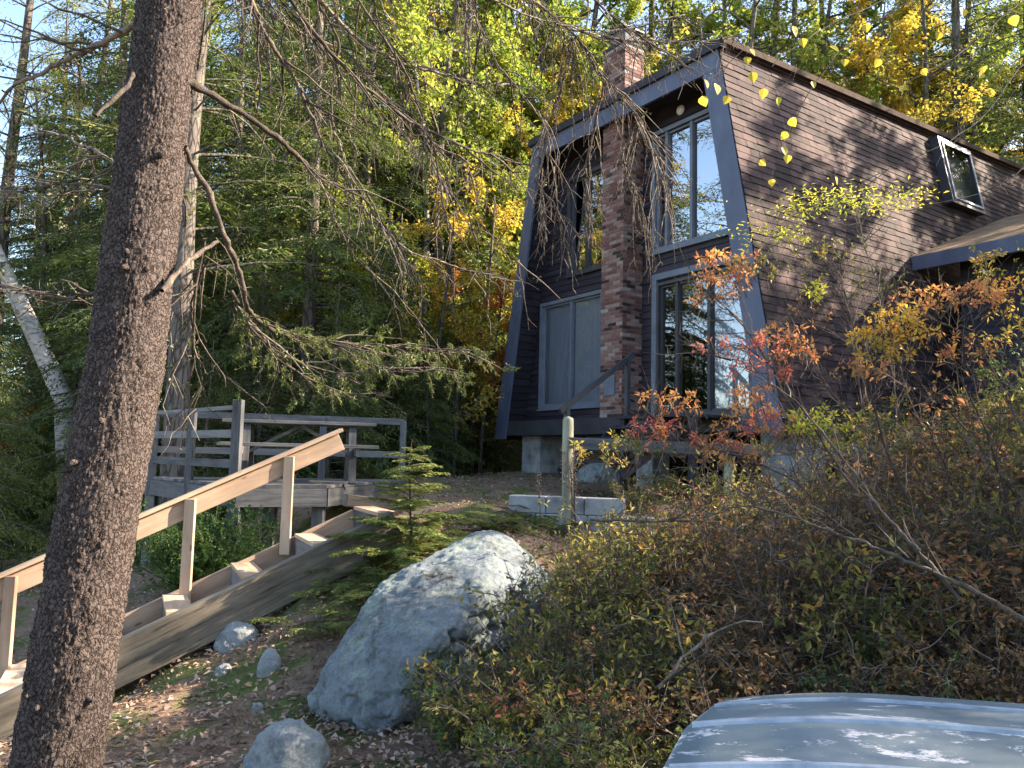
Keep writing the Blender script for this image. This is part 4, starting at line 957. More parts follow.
TREES = [  # kind, px, Y, scale
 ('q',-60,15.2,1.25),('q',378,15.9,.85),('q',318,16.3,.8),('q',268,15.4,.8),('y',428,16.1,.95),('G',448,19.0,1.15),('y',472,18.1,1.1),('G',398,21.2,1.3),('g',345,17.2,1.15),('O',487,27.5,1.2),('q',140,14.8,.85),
 ('b',755,24.5,1.3),('G',830,27,1.5),('Y',893,24.8,1.2),('G',975,27.5,1.55),('H',1045,25.5,1.25),('H',990,23.5,1.0),('b',930,23.5,1.1),('G',668,27.4,1.55),('G',585,25.6,1.55),('Y',525,26.3,1.5),('G',455,24.7,1.45),('Y',405,30.5,1.65),('H',335,22.6,1.25),('H',240,24.4,1.35),('G',372,27.6,1.55),('H',150,24.2,1.25),('p',70,22.4,1.0),('H',105,19,1.15),('h',75,18,1.1),('H',40,30,1.4),('G',135,29,1.5),('b',185,20,1.2),('p',-5,19,1.0),('H',720,29,1.4),('H',945,29.5,1.5),('P',775,29.4,1.35),('P',880,28.3,1.3),('G',300,33,1.7),('G',200,33.5,1.6),('H',450,31,1.5),
 ('H',135,15.5,.85),('P',175,12.5,.9),('H',228,17,.95),('H',300,15.2,.9),('H',352,18.5,1.0),('h',395,16.5,1.0),('H',452,20,.9),('h',330,13.6,.62),('h',262,14,.7),('h',205,13.2,.6),
 ('h',-20,12,.75),('H',88,21,.8),('h',95,13.2,.55),('P',60,26,.9),('b',30,19,.8),
 ('h',432,15.4,.55),('h',478,19,.8),('G',415,22,1.0),('b',285,22,1.0),('P',388,25,1.1),('P',270,27,1.05),('b',330,24,1.0),('o',437,18.2,.8),('y',300,18.5,.9),('g',365,15.6,.75),('o',408,26,1.1),
 ('G',470,26,1.1),('G',530,24,1.15),('Y',505,31,1.2),('o',500,22,.95),('B',440,24,1.0),('B',418,19.5,.85),('G',575,29,1.3),('P',640,27,1.15),('G',610,24,1.05),
 ('P',560,34,1.2),('H',490,34,1.2),('H',250,33,1.3),('H',180,31,1.1),('H',370,34,1.3),('G',320,36,1.3),('H',430,38,1.4),('G',130,36,1.0),('P',110,33,.95),
 ('P',800,26,1.1),('P',835,31,1.2),('Y',745,27,1.0),('Y',860,27,1.1),('b',720,24,1.0),('P',965,24,1.1),('H',1005,27,1.15),('Y',930,29,1.15),('O',985,33,1.2),('G',905,35,1.3),('H',940,36,1.35),('b',870,30,1.2),('P',1030,30,1.2),('Y',1075,27,1.1),('G',785,37,1.3),('G',690,34,1.2),('H',1090,34,1.3),('H',860,41,1.4),
 ('y',455,16.6,.75),('g',425,17.6,.85),('o',482,17.4,.7),('y',395,20,1.0),('b',350,17.5,.7),('b',240,18,.8),('Y',490,24,1.0),('Y',415,27,1.1),('O',470,36,1.2),('g',300,16.4,.8),('y',355,23,.9),('g',230,21,1.0),('P',300,21,.95),('P',445,27,1.1),
 ('h',255,16.5,.9),('h',345,15.8,.85),('h',150,17,1.0),('h',10,17.5,.9),('H',20,27,1.0),('G',395,29,1.1),('Y',455,33,1.2),('G',500,20.5,.85),('Y',560,22.5,.95),('G',300,29,1.2),('g',455,17.2,.7),('g',340,21,1.0),('Y',700,30,1.1),('G',650,30,1.2),('Y',820,33,1.25),('H',780,32,1.2),('Y',890,26,1.0),('H',905,30,1.25),('Y',1010,31,1.2),('G',960,38,1.4),('H',60,36,1.1),('G',230,45,1.3),('H',330,42,1.4),('G',550,40,1.5),('H',600,42,1.5),
 ('y',20,24,.8),('g',115,24,.9),('o',25,17,.55),('Y',210,40,1.1),
]
from collections import Counter
seen = Counter()
def add_tree(k, x, y, sc, label, group, lean=(0,0)):
    nm, meshes, tm, cm, cat, words = KIND[k]; i = seen[k]; seen[k] += 1
    return plant_tree(nm, meshes[i % len(meshes)], (tm, cm), x, y, rnd.random()*6.28, sc, label, cat, group, lean=lean)
labs = {}
for k, px, Y, sc in TREES:
    h, d = where(px, Y); lab = f'{KIND[k][5]} {h}, {d}'
    if lab in labs: lab = lab + ', slightly farther right' if px > labs[lab] else lab + ', slightly farther left'
    labs[lab] = px
    add_tree(k, (px-CW/2)/FPX*Y, Y, sc, lab, 'trees of the surrounding woods', lean=(rnd.uniform(-.02,.02), rnd.uniform(-.02,.02)))
# leaning white birch at the left
bb = MB(); P0 = at(64,400,16); P1 = at(35,335,16); P2 = at(-10,240,16.5); P3 = at(-60,110,17)
bo = empty('birch_tree', (P0[0]+.35,P0[1],hz(P0[0]+.35,P0[1])-.1)); tag(bo, 'white birch trunk leaning left behind the big foreground trunk', 'tree')
bp = np.array([np.array(bo.location), P0, P1, P2, P3])-np.array(bo.location); bb.tube(bp, [.2,.19,.17,.14,.10], 10); bb.build('trunk', M['pale_bark'], bo, smooth=True)
c_ = broadleaf(21, 5, 2.2, cs=.2, limbs=12, subs=6, twigs=4, nl=7, ll=.12, lw=.09, trunk_r=.06)
for me, nm, mt in ((c_[0],'limb','pale_bark'),(c_[1],'crown','l_yel')):
    q = link(nm, me, M[mt], bo, tuple(bp[-1])); q.rotation_euler = (0,-.3,0)

# shade trees standing out of frame to the right (they throw the dappled shade)
SH = [('h',5.3,3.6,.68),('h',6.4,4.2,.62),('h',6.5,3.4,.95),('h',6.0,1.5,.85),('h',7.4,2.5,.9),('H',9.0,1.3,.52),('b',10.5,4.9,.7),('G',14.5,4.4,.62),('H',10.8,7.1,.70),('H',12.2,8.6,.74),('G',13,10.0,.86),('G',15.5,11.8,.92),('G',18,13.6,.98),('G',21.5,15.6,1.05),('H',13,6.2,.72),
      ('H',19,14.2,.95),('H',22.5,17,1.0),('H',17.5,9.3,.9),('H',13,-1,.6),('G',20,12.2,.95),('h',8.6,7.4,.9),('h',9.6,8.9,.9),('H',26,19,1.05),('H',8,-2.5,.7),('H',5.5,-5,.7),('H',11,-7,.85),('H',2.5,-9,.85),('H',15,-3.5,.85),('G',9,-9,.9)]
for k, x, y, sc in SH:
    y = y + .24*(x+.5)
    add_tree(k, x, y, sc, f'{KIND[k][5]} standing out of frame to the right', 'shade trees out of frame')

# ------------------------------------------------------------------ foreground spruce
def spruce():
    path = [(44,860,2.92),(56,768,2.95),(88,576,3.0),(122,384,3.06),(147,192,3.13),(170,0,3.2)]
    P = [at(*p) for p in path]; d = unit(P[-1]-P[-2]); base = P[0].copy(); g = hz(base[0], base[1]); dn = unit(P[0]-P[1])
    P.insert(0, base + dn*((base[2]-g+.05)/max(-dn[2],.1)))
    W = [100,99,93,88,82,76,70]; R_ = [.5*w_/FPX*p[1]*p[1]/np.linalg.norm((p-EYE)[:2]) for w_, p in zip(W, P)]; R_[0] = R_[1]*1.25
    top = P[-1]
    for k in range(1,6): P.append(top + d*k*2.0 + np.array([.02*k*k*.3,.0,0])); R_.append(R_[6]*(1-k*.165))
    P = np.array(P); R_ = np.array(R_); s_ = np.concatenate([[0],np.cumsum(np.linalg.norm(np.diff(P,axis=0),axis=1))])
    root = empty('spruce_tree', tuple(P[0])); o0 = P[0]; tag(root, 'big leaning spruce with scaly bark in the left foreground', 'tree')
    # trunk: fine grid with plates of bark
    vis = 5.4; rows = 620; cols = 230; ss = np.linspace(0, vis, rows)
    cp = np.stack([np.interp(ss, s_, P[:,i]) for i in range(3)],1); rr = np.interp(ss, s_, R_)
    # smooth centre line
    ker = np.hanning(61); ker /= ker.sum(); 
    for i in range(3): cp[:,i] = np.convolve(np.pad(cp[:,i],30,mode='reflect',reflect_type='odd'), ker, 'valid')
    th = np.arange(cols)*2*PI/cols; dis = np.zeros((rows, cols))
    for j in range(rows):
        for i in range(cols):
            x_, y_ = math.cos(th[i])*.165, math.sin(th[i])*.165
            q = Vector((x_, y_, ss[j]*.62)); nq = mnoise.noise_vector(q*14)*.018
            dd, _ = mnoise.voronoi((q+nq*1.6)*74); e = min((dd[1]-dd[0])*2.2, 1); f_ = mnoise.noise(q*17)
            dis[j,i] = e*.0085*(.55+.9*max(0,f_+.4)) + mnoise.noise(q*9)*.005 + mnoise.noise(q*60)*.0030 + mnoise.noise(q*130)*.0022 + (mnoise.noise(q*2.2))*.007
    a = np.array([1,0,0]); b = np.array([0,1,0])
    rad = rr[:,None]+dis-.008
    V = cp[:,None,:]+rad[:,:,None]*(np.cos(th)[None,:,None]*a+np.sin(th)[None,:,None]*b)
    mb = MB(); i = np.arange(rows-1)[:,None]; k = np.arange(cols)[None,:]; k2 = (k+1)%cols
    mb.add((V-o0).reshape(-1,3), np.stack([i*cols+k,i*cols+k2,(i+1)*cols+k2,(i+1)*cols+k],-1).reshape(-1,4))
    up = [cp[-1]]+[p for p,q in zip(P, s_) if q > vis+.1]; ur = [rr[-1]]+[r for r,q in zip(R_, s_) if q > vis+.1]
    mb.tube(np.array(up)-o0, np.array(ur)-.004, 20); tk = mb.build('trunk', M['spruce_bark'], root, smooth=True)
    def on(zv): 
        return np.array([np.interp(zv, P[:,2], P[:,0]), np.interp(zv, P[:,2], P[:,1]), zv])
    # knots and stubs on the trunk
    for (px, py, L) in ((118,262,.05),(160,262,.03),(72,462,.05),(118,245,.03),(60,470,.05),(45,690,.04),(92,700,.04),(98,420,.03),(176,140,.05),(50,702,.03),(103,545,.03)):
        c = at(px, py, 2.88); ax_ = on(c[2]); dv = unit((c-ax_)*np.array([1,1,0])); q = ax_+dv*(np.interp(c[2],P[:,2],R_)-.02)
        s2 = MB(); s2.tube(np.array([q, q+dv*L*.6, q+dv*L+np.array([0,0,-.006])])-o0, [.017,.012,.006], 7, cap=True); s2.build('branch_stub', M['spruce_bark'], root, smooth=True)
    return root, o0, on
SP, SP0, SPon = spruce()

def twiggy(pts, r0, r1, seed, dens=9, tl=.5, depth=2, down=.6, lich=0., needles=0., start=.1, fine=1.35, o0=None, parent=None, name='branch', spread=.7, gather=None):
    """a dead bough: limb, hanging side branches, fine twiglets, tufts of lichen or live needles"""
    r = np.random.RandomState(seed); pts = np.asarray(pts, float); dens = dens*1.5 if seed < 300 else dens
    s = np.concatenate([[0],np.cumsum(np.linalg.norm(np.diff(pts,axis=0),axis=1))]); Lt = s[-1]; n = max(8, int(Lt/(.03 if r0 > .009 else .08))); u = np.linspace(0,Lt,n)
    P = np.stack([np.interp(u,s,pts[:,i]) for i in range(3)],1)
    k = 5; 
    if n > 12:
        for i in range(3): P[:,i] = np.convolve(np.pad(P[:,i],k//2,mode='reflect',reflect_type='odd'), np.ones(k)/k, 'valid')
    P += np.cumsum(r.normal(0,.0028 if r0 > .009 else .0045,(n,3)),0) + r.normal(0,.0018 if r0 > .009 else .004,(n,3))
    T = MB(); T.tube(P-o0, np.linspace(r0,r1,n)*(1+.22*r.normal(0,1,n).clip(-1,1)), 8)
    Dn = unit(np.gradient(P,axis=0)); LC=[];LD=[];NC=[];ND=[]
    m = int(Lt*dens)
    for j in range(m):
        f = start+(1-start)*(j+r.rand())/m; i = min(int(f*(n-1)), n-2); b = P[i]; d = Dn[i]
        side = unit(np.cross(d, np.array([0,0,1.0]))+1e-4)*r.choice([-1,1])
        dv = unit(d*r.uniform(.2,.8)+side*spread*r.uniform(.2,1)+np.array([0,0,-down*r.uniform(.1,1.4)+.15]))
        L = tl*r.uniform(.3,1.15)*(1.1-.5*f); q = max(4,int(L/.06)); t = np.linspace(0,1,q)[:,None]
        B = b+dv*L*t+np.array([0,0,-1])*L*.35*down*t**2+np.cumsum(r.normal(0,.010,(q,3)),0)
        rb = min(r0*.5, .0022+.006*L)*fine
        T.tube(B-o0, np.linspace(rb,.0012*fine,q), 4)
        Bd = unit(np.gradient(B,axis=0))
        if depth >= 2:
            for z in range(int(L*14*r.uniform(.6,1.3))):
                g = r.randint(1,q); c = B[g]; s2 = unit(np.cross(Bd[g], r.normal(0,1,3)))
                d2 = unit(Bd[g]*.6+s2*.8+np.array([0,0,-.3*down])); l2 = r.uniform(.04,.20)*min(1,.4+L)
                C = np.array([c, c+d2*l2*.5+r.normal(0,.004,3), c+d2*l2+np.array([0,0,-.18*l2])+r.normal(0,.008,3)])
                T.tube(C-o0, np.array([.0019,.0014,.0008])*fine, 3)
                if r.rand() < lich:
                    kk = 7; LC.append(C[1]+r.normal(0,.012,(kk,3))); LD.append(r.normal(0,1,(kk,3)))
                if r.rand() < needles:
                    kk = 46; tt = r.rand(kk)[:,None]; NC.append(C[0]*(1-tt)+C[2]*tt); ND.append(d2*.9+r.normal(0,.7,(kk,3)))
    br = T.build(name, M['twig'], parent, smooth=True)
    if LC:
        c = np.concatenate(LC); mb = MB();  mb.leaves(c-o0, np.concatenate(LD), r.normal(0,1,(len(c),3)), r.uniform(.010,.022,len(c)), r.uniform(.005,.010,len(c))); tag(mb.build('lichen', M['lichen'], br), kind='stuff')
    if NC:
        c = np.concatenate(NC); mb = MB(); mb.leaves(c-o0, np.concatenate(ND), np.array([0,0,1])+r.normal(0,.6,(len(c),3)), r.uniform(.016,.030,len(c)), r.uniform(.003,.0045,len(c))); mb.build('needles', M['n_fresh'] if needles > .5 else M['n_mid'], br)
    return br
def px(*l): return [at(*p) for p in l]
def fromtrunk(z, l): return [SPon(z)]+px(*l)
BR = [
 (px((188,82,3.15),(199,87,3.2),(283,144,3.5),(327,181,3.7),(372,205,3.9)), .017,.005, dict(dens=8,tl=.40,lich=.05)),
 (px((182,148,3.15),(187,156,3.2),(208,200,3.25),(217,237,3.3),(230,262,3.4),(236,303,3.5),(258,325,3.7),(283,334,3.8),(330,342,4.1),(367,350,4.3),(417,351,4.6),(480,356,4.9)), .0125,.004, dict(dens=13,tl=.42,needles=.8,start=.35,down=.3,lich=.15)),
 (px((160,292,3.0),(180,272,3.1),(200,252,3.2),(217,240,3.3)), .012,.008, dict(dens=3,tl=.2)),
 (px((150,14,3.1),(127,30,3.2),(78,57,3.4),(13,86,3.6),(0,104,3.7),(-40,150,3.8)), .015,.004, dict(dens=7,tl=.5,down=.1,lich=.05)),
 (px((135,72,3.05),(122,85,2.9),(105,103,2.85),(95,115,2.8)), .009,.007, dict(dens=1,tl=.1)),
 (px((128,178,3.15),(112,160,3.3),(85,145,3.5),(65,128,3.7),(30,125,3.9)), .010,.003, dict(dens=8,tl=.35,lich=.3)),
 (px((120,190,3.2),(60,185,3.6),(-20,192,4)), .007,.003, dict(dens=9,tl=.35,lich=.5,down=.3)),
 (px((112,285,3.1),(70,300,3.5),(0,290,4),(-30,300,4.2)), .007,.002, dict(dens=8,tl=.4,lich=.3,down=.2)),
 (fromtrunk(5.4,((239,-30,3.3),(245,5,3.35),(289,81,3.6),(317,147,3.8),(352,200,4.0),(400,250,4.2),(460,272,4.5),(505,283,4.8))), .018,.003, dict(dens=8,tl=.5,lich=.12)),
 (fromtrunk(5.6,((305,-30,3.5),(311,0,3.6),(336,40,3.7),(327,125,3.8),(349,184,3.9),(400,250,4.0),(425,300,4.1))), .014,.002, dict(dens=8,tl=.5,lich=.15)),
 (fromtrunk(5.5,((300,-40,3.7),(315,3,3.8),(355,47,4.0),(399,69,4.2),(445,81,4.4),(480,94,4.6),(510,90,4.8))), .018,.006, dict(dens=12,tl=.36,lich=.9,down=.35)),
 (fromtrunk(6.2,((480,-40,4.3),(530,0,4.6),(574,34,4.8),(605,78,5.0),(642,119,5.1),(660,160,5.2),(672,200,5.2))), .020,.003, dict(dens=17,tl=.55,lich=.12,down=.9,start=.3)),
 (px((567,31,4.8),(620,42,5.0),(700,40,5.4),(740,32,5.6)), .008,.003, dict(dens=12,tl=.45,lich=.10,down=.6)),
 (fromtrunk(5.9,((360,-40,4),(372,30,4.1),(400,110,4.3),(440,190,4.4),(520,270,4.6))), .010,.002, dict(dens=8,tl=.5,lich=.2)),
 (fromtrunk(5.9,((460,-40,4.2),(478,20,4.2),(500,70,4.4),(545,120,4.6),(560,200,4.8))), .010,.003, dict(dens=11,tl=.5,lich=.2,down=.8)),
 (fromtrunk(5.3,((215,-40,3.4),(270,20,3.6),(345,60,4.0),(420,150,4.4),(450,250,4.5))), .010,.002, dict(dens=8,tl=.5,lich=.2)),
 (fromtrunk(5.8,((420,-40,3.9),(520,10,4.2),(600,25,4.6),(690,5,5.0))), .012,.003, dict(dens=10,tl=.45,lich=.25)),
 (fromtrunk(5.0,((262,-30,3.4),(330,60,3.6),(400,120,3.9),(470,150,4.2),(525,165,4.5))), .016,.005, dict(dens=8,tl=.45,lich=.3)),
 (fromtrunk(5.7,((330,-40,3.6),(372,20,3.7),(410,75,3.9),(440,160,4.1),(455,230,4.2))), .013,.004, dict(dens=8,tl=.45,lich=.2)),
 (fromtrunk(5.2,((560,-30,4.4),(600,15,4.6),(650,50,4.8),(690,75,5.0))), .011,.004, dict(dens=10,tl=.4,lich=.3)),
 (px((318,180,3.75),(350,260,4.0),(390,285,4.2),(440,350,4.3)), .005,.002, dict(dens=5,tl=.3)),
 (px((205,240,3.25),(190,330,3.3),(200,395,3.4),(188,430,3.4)), .006,.002, dict(dens=8,tl=.3,lich=.1)),
 (px((236,303,3.5),(280,350,3.7),(330,385,3.9),(395,395,4.0)), .006,.002, dict(dens=14,tl=.38,needles=.6,lich=.3,down=.2,start=.0)),
 (px((330,342,4.1),(380,370,4.2),(430,372,4.4),(470,385,4.6)), .005,.002, dict(dens=12,tl=.32,needles=.85,down=.2,start=.0)),
 (px((217,237,3.3),(190,300,3.5),(195,350,3.7),(240,380,3.8)), .006,.002, dict(dens=12,tl=.4,needles=.4,lich=.3,down=.3,start=.0)),
 (px((605,78,5.0),(600,110,5.1),(585,160,5.2),(590,230,5.2)), .006,.002, dict(dens=20,tl=.45,down=1.0,start=.0)),
 (px((642,119,5.1),(620,150,5.2),(640,200,5.2),(655,250,5.2)), .006,.002, dict(dens=20,tl=.45,down=1.0,start=.0)),
 (px((574,34,4.8),(560,90,5.0),(540,140,5.1),(545,220,5.1)), .006,.002, dict(dens=16,tl=.45,down=1.0,start=.0)),
 (fromtrunk(5.6,((260,-40,3.5),(300,40,3.7),(380,90,4.1),(440,150,4.4),(500,200,4.8))), .009,.002, dict(dens=9,tl=.5,lich=.3)),
 (px((536,180,5.0),(560,215,5.1),(575,260,5.1)), .005,.002, dict(dens=14,tl=.4,down=1.0)),
 (px((232,290,3.5),(260,345,3.6),(330,375,3.9),(400,372,4.1)), .008,.002, dict(dens=10,tl=.35,needles=.35,lich=.3,down=.2)),
]
for i, (p, a, b, kw) in enumerate(BR): twiggy(p, a, b, 100+i, o0=SP0, parent=SP, **kw)
# live boughs higher up, above the frame
for i in range(26):
    z = 6.0+i*.27; a = PI*.62+(i*2.4)%(PI*.95); q = SPon(min(z,13)); L = 2.2-.05*i
    pt = [q, q+np.array([math.cos(a),math.sin(a),.05])*L*.5, q+np.array([math.cos(a)*L,math.sin(a)*L,-.35*L])]
    twiggy(pt, .018,.004, 300+i, dens=4, tl=.5, needles=.5, down=.3, o0=SP0, parent=SP, depth=2)

# ------------------------------------------------------------------ birch twigs with heart-shaped yellow leaves (tree stands right of the frame)
def heart(mb, c, d, nrm, s_, r=None):
    d = unit(np.asarray(d,float)); sd_ = unit(np.cross(d, nrm)); up = np.cross(sd_, d)
    o = [(0,0),(.12,.34),(.34,.46),(.62,.34),(1.0,0),(.62,-.34),(.34,-.46),(.12,-.34)]
    v = [c + d*a*s_ + sd_*b_*s_ + up*abs(b_)*s_*.25 for a, b_ in o]
    mb.add(v, [[0,1,2,3],[0,3,4,5]] , r); mb.add([v[0],v[5],v[6],v[7]], [[0,1,2,3]], r)
def birch():
    x, y = 4.3, 4.6; g = hz(x,y); root = empty('birch_tree', (x,y,g)); o0 = np.array([x,y,g]); tag(root, 'birch standing just right of the frame with thin twigs of yellow heart-shaped leaves', 'tree')
    T = MB(); T.tube([(0,0,-.1),(.03,.02,1.5),(.0,.05,3.5),(.1,.0,6),(.1,.1,9)], [.10,.085,.07,.05,.01], 12); T.build('trunk', M['pale_bark'], root, smooth=True)
    def seg(l, z): return [np.array([x,y,z])]+px(*l)
    rows = [(seg(((1000,-60,4.4),(921,0,4.2),(852,41,4.1),(811,85,4.0),(789,117,4.0),(785,152,4.0)),5.6),.009),
            (seg(((960,-50,4.2),(870,-20,4.0),(790,20,3.8),(728,60,3.7),(704,84,3.7)),5.5),.007),
            (seg(((1030,60,4.4),(985,120,4.3),(940,150,4.2),(860,190,4.2)),4.2),.006),
            (seg(((1050,-30,4.4),(990,20,4.3),(955,60,4.2),(900,90,4.1)),5.0),.007),
            (seg(((1040,150,4.3),(975,195,4.2),(890,212,4.2),(820,200,4.1)),3.9),.006),
            (seg(((1000,-60,4.3),(940,-20,4.1),(870,10,4),(800,40,3.9),(770,70,3.9)),5.7),.006)]
    r = np.random.RandomState(5); T = MB(); Lv = MB()
    for i,(p,rad) in enumerate(rows):
        br = twiggy(p, rad, .0015, 500+i, dens=2.2, tl=.35, depth=2, down=.3, o0=o0, parent=root, start=.35, fine=.8)
    for (a,b,sz,Y) in [(705,83,9,3.7),(716,88,11,3.7),(702,100,10,3.7),(729,100,9,3.75),(747,60,8,3.8),(752,76,10,3.8),(764,92,9,3.85),(778,100,8,3.9),(790,122,9,4.0),(787,135,8,4.0),(783,150,9,4.0),(788,158,8,4.0),(760,163,7,4.0),(812,84,7,4.0),(793,30,10,3.85),(802,42,9,3.85),(866,28,9,4.1),(963,12,9,4.2),(1012,20,10,4.3),(880,62,8,4.1),(905,90,8,4.1),(922,72,7,4.1),(983,70,8,4.2),(983,76,7,4.2),(835,180,8,4.1),(830,50,10,4.0),(772,182,7,4.05),(750,52,8,3.8),(940,35,8,4.2),(845,62,8,4.1)]:
        c = at(a, b-sz*.4, Y); s_ = sz*1.2/FPX*Y
        d = np.array([r.normal(0,.5), r.normal(0,.3), -1]); Lv = MB(); heart(Lv, c-o0, d, np.array([r.normal(0,.5),-1,r.normal(0,.4)]), s_, r.rand()); Lv.build('leaf', M['l_heart'], root)
        T.tube([c+np.array([r.normal(0,.03),.02,.07]), c+np.array([0,0,.02]), c], [.001,.001,.001], 3)
    for v in T.v: v -= o0
    tag(T.build('stalks', M['shrub_twig'], root), kind='stuff')
    # small feathery green sprays hanging over the shingles
    for (a,b) in ((812,206),(850,200),(880,205),(835,195),(905,198),(795,208),(790,240)):
        c = at(a,b,4.1); twiggy([c+np.array([.10,0,.12]), c, c+np.array([-.12,0,-.05])], .002,.001, int(a*3+b), dens=30, tl=.12, depth=1, o0=o0, parent=root, name='branch', fine=.6)
    mb = MB()
    c = np.concatenate([at(a,b,4.1)+r.normal(0,1,(110,3))*np.array([.10,.08,.028]) for (a,b) in ((812,206),(850,200),(880,203),(835,195),(905,198),(795,212),(762,232))])
    mb.leaves(c-o0, r.normal(0,1,(len(c),3))*np.array([1,1,.4]), np.array([0,-.5,1])+r.normal(0,.4,(len(c),3)), r.uniform(.018,.034,len(c)), r.uniform(.008,.014,len(c))); tag(mb.build('leaf_cluster', M['a_lime'], root), kind='stuff')
birch()

# ------------------------------------------------------------------ shrubs
def shrub_meshes(seed, H, R, stems=15, nl=1700, ll=.078, lw=.034, low=.15, r0=.010, droop=.3):
    r = np.random.RandomState(seed); T = MB(); tips=[]
    for i in range(stems):
        a = r.rand()*2*PI; lean = r.uniform(.1,1)*R; h = H*r.uniform(.6,1.1)*(1-.35*(lean/R)**2); n=7; t=np.linspace(0,1,n)
        P = np.stack([math.cos(a)*lean*t**1.2, math.sin(a)*lean*t**1.2, h*(t-.18*t*t)/.82],1)+np.cumsum(r.normal(0,.022,(n,3)),0)*t[:,None]; P[0] = (math.cos(a)*.06, math.sin(a)*.06, -.08)
        T.tube(P, np.linspace(r0*r.uniform(.6,1.3),.0025,n), 5)
        for j in range(9):
            u = r.uniform(low,1); b = np.array([np.interp(u,t,P[:,k]) for k in range(3)]); d = unit(r.normal(0,1,3)*np.array([1,1,.5])+np.array([math.cos(a)*.4,math.sin(a)*.4,.45])); L = H*.30*r.uniform(.4,1.1)
            Q = b+d*L*np.linspace(0,1,5)[:,None]+np.cumsum(r.normal(0,.012,(5,3)),0); T.tube(Q, np.linspace(.0045,.002,5), 4)
            for k in range(5):
                c = Q[r.randint(1,5)]; d2 = unit(d+r.normal(0,.8,3)); l2 = .13*H*r.uniform(.4,1.2); T.tube([c, c+d2*l2], [.0016,.0009], 3); tips.append((c,d2,l2))
    C=[];Dd=[]; per = max(1,nl//len(tips))
    for c,d2,l2 in tips:
        if r.rand() < .12: continue
        uu = r.rand(per)[:,None]*1.1; C.append(c+d2*l2*uu+r.normal(0,.012,(per,3))); Dd.append(d2+r.normal(0,.75,(per,3)))
    C=np.concatenate(C);Dd=np.concatenate(Dd);m=len(C); Lf=MB(); Lf.leaves(C,Dd,np.array([0,0,1])+r.normal(0,.7,(m,3)), ll*r.uniform(.5,1.2,m), lw*r.uniform(.6,1.2,m), r.rand(m))
    return T.mesh('shrub_stems', True), Lf.mesh('shrub_foliage')
SB = [shrub_meshes(31,1.25,.75), shrub_meshes(32,1.0,.8, nl=1900), shrub_meshes(33,1.5,.75, stems=14, nl=1500, low=.3), shrub_meshes(34,.6,.6, stems=16, nl=2300, ll=.046, lw=.023), shrub_meshes(35,1.9,.95, stems=16, nl=900, low=.25, r0=.013)]
def plant_shrub(k, x, y, sc, mat, label, name='shrub', group='shrubs covering the slope below the house'):
    o = empty(name, (x,y,hz(x,y)-.03), rnd.random()*6.28); o.scale=(sc,sc,sc*rnd.uniform(.9,1.1)); tag(o, label, 'shrub', group)
    for me, nm, mt in zip(SB[k], ('stems','foliage'), ('shrub_twig', mat)):
        c = D.objects.new(nm, me); COL.objects.link(c); c.parent = o
        if len(me.materials)==0: me.materials.append(M[mt])
        c.material_slots[0].link='OBJECT'; c.material_slots[0].material=M[mt]
# (prototype, pixel x of its base, distance, scale, colour)
SHR = [(4,720,5.6,.62,'s_red'),(4,800,6.6,.7,'s_brown'),(4,905,5.6,.8,'s_brown'),(4,985,5.9,.95,'s_red'),(4,1040,7.4,1.0,'s_olive'),(4,640,6.4,.5,'s_olive'),(4,860,7.2,.75,'s_olive'),(4,960,4.9,.75,'s_olive'),(4,770,4.7,.6,'s_brown'),(3,472,4.2,.7,'s_green'),(3,520,3.9,.85,'s_olive'),(0,560,4.5,.66,'s_olive'),(3,585,3.3,.8,'s_green'),(0,615,5.2,.72,'s_olive'),(1,590,5.6,.62,'s_olive'),(3,640,3.4,.85,'s_olive'),(1,655,4.2,.75,'s_olive'),(3,610,4.0,.9,'s_red'),
 (0,640,6.0,.75,'s_olive'),(3,600,6.6,.62,'s_red'),(1,690,5.3,.82,'s_brown'),(0,730,4.4,.7,'s_brown'),(3,720,3.7,.9,'s_brown'),(2,760,6.0,.72,'s_olive'),(1,700,7.2,.66,'s_red'),(3,650,7.6,.75,'s_olive'),(3,690,8.4,.8,'s_red'),
 (0,810,5.0,.85,'s_brown'),(3,800,4.0,.9,'s_brown'),(1,860,4.3,.8,'s_olive'),(2,850,5.8,.8,'s_olive'),(1,900,5.0,.9,'s_brown'),(0,950,4.4,.75,'s_red'),(2,930,6.4,.85,'s_brown'),(1,1000,5.2,.95,'s_olive'),(0,1040,4.4,.9,'s_brown'),(2,1010,7.0,.95,'s_olive'),(3,900,3.7,.8,'s_green'),(3,990,3.8,.9,'s_brown'),
 (1,790,7.4,.8,'s_olive'),(0,850,8.0,.7,'s_brown'),(2,910,8.0,.8,'s_olive'),(0,980,8.6,.9,'s_red'),(1,1040,8.8,1.1,'s_brown'),(2,1075,6.0,1.1,'s_olive'),(3,640,9.6,.6,'s_olive'),(3,740,9.8,1.0,'s_olive'),(3,670,10.4,.8,'s_olive'),
 (3,500,4.6,.5,'s_brown'),(3,560,3.1,.6,'s_brown'),(1,1050,10,1.2,'s_green'),(0,880,9.6,1.0,'s_olive')]
CW_ = {'s_green':'green-leaved','s_olive':'olive and yellow','s_brown':'brown-leaved','s_red':'reddish-leaved'}
def swhere(x, Y):
    if Y > 9.2: d = 'by the fence'
    elif Y > 7.3: d = 'below the fence'
    elif Y > 5.4: d = 'halfway up'
    elif Y > 4.1: d = 'low down'
    else: d = 'front row'
    h = 'against the boulder' if x < 520 else 'right of the boulder' if x < 580 else 'under the left post' if x < 640 else 'under the stoop' if x < 700 else 'under the sliding door' if x < 780 else 'under the corner of the house' if x < 850 else 'under the shingled side' if x < 930 else 'near the right edge' if x < 1010 else 'at the right edge'
    return f'{h}, {d}'
sl_ = {}
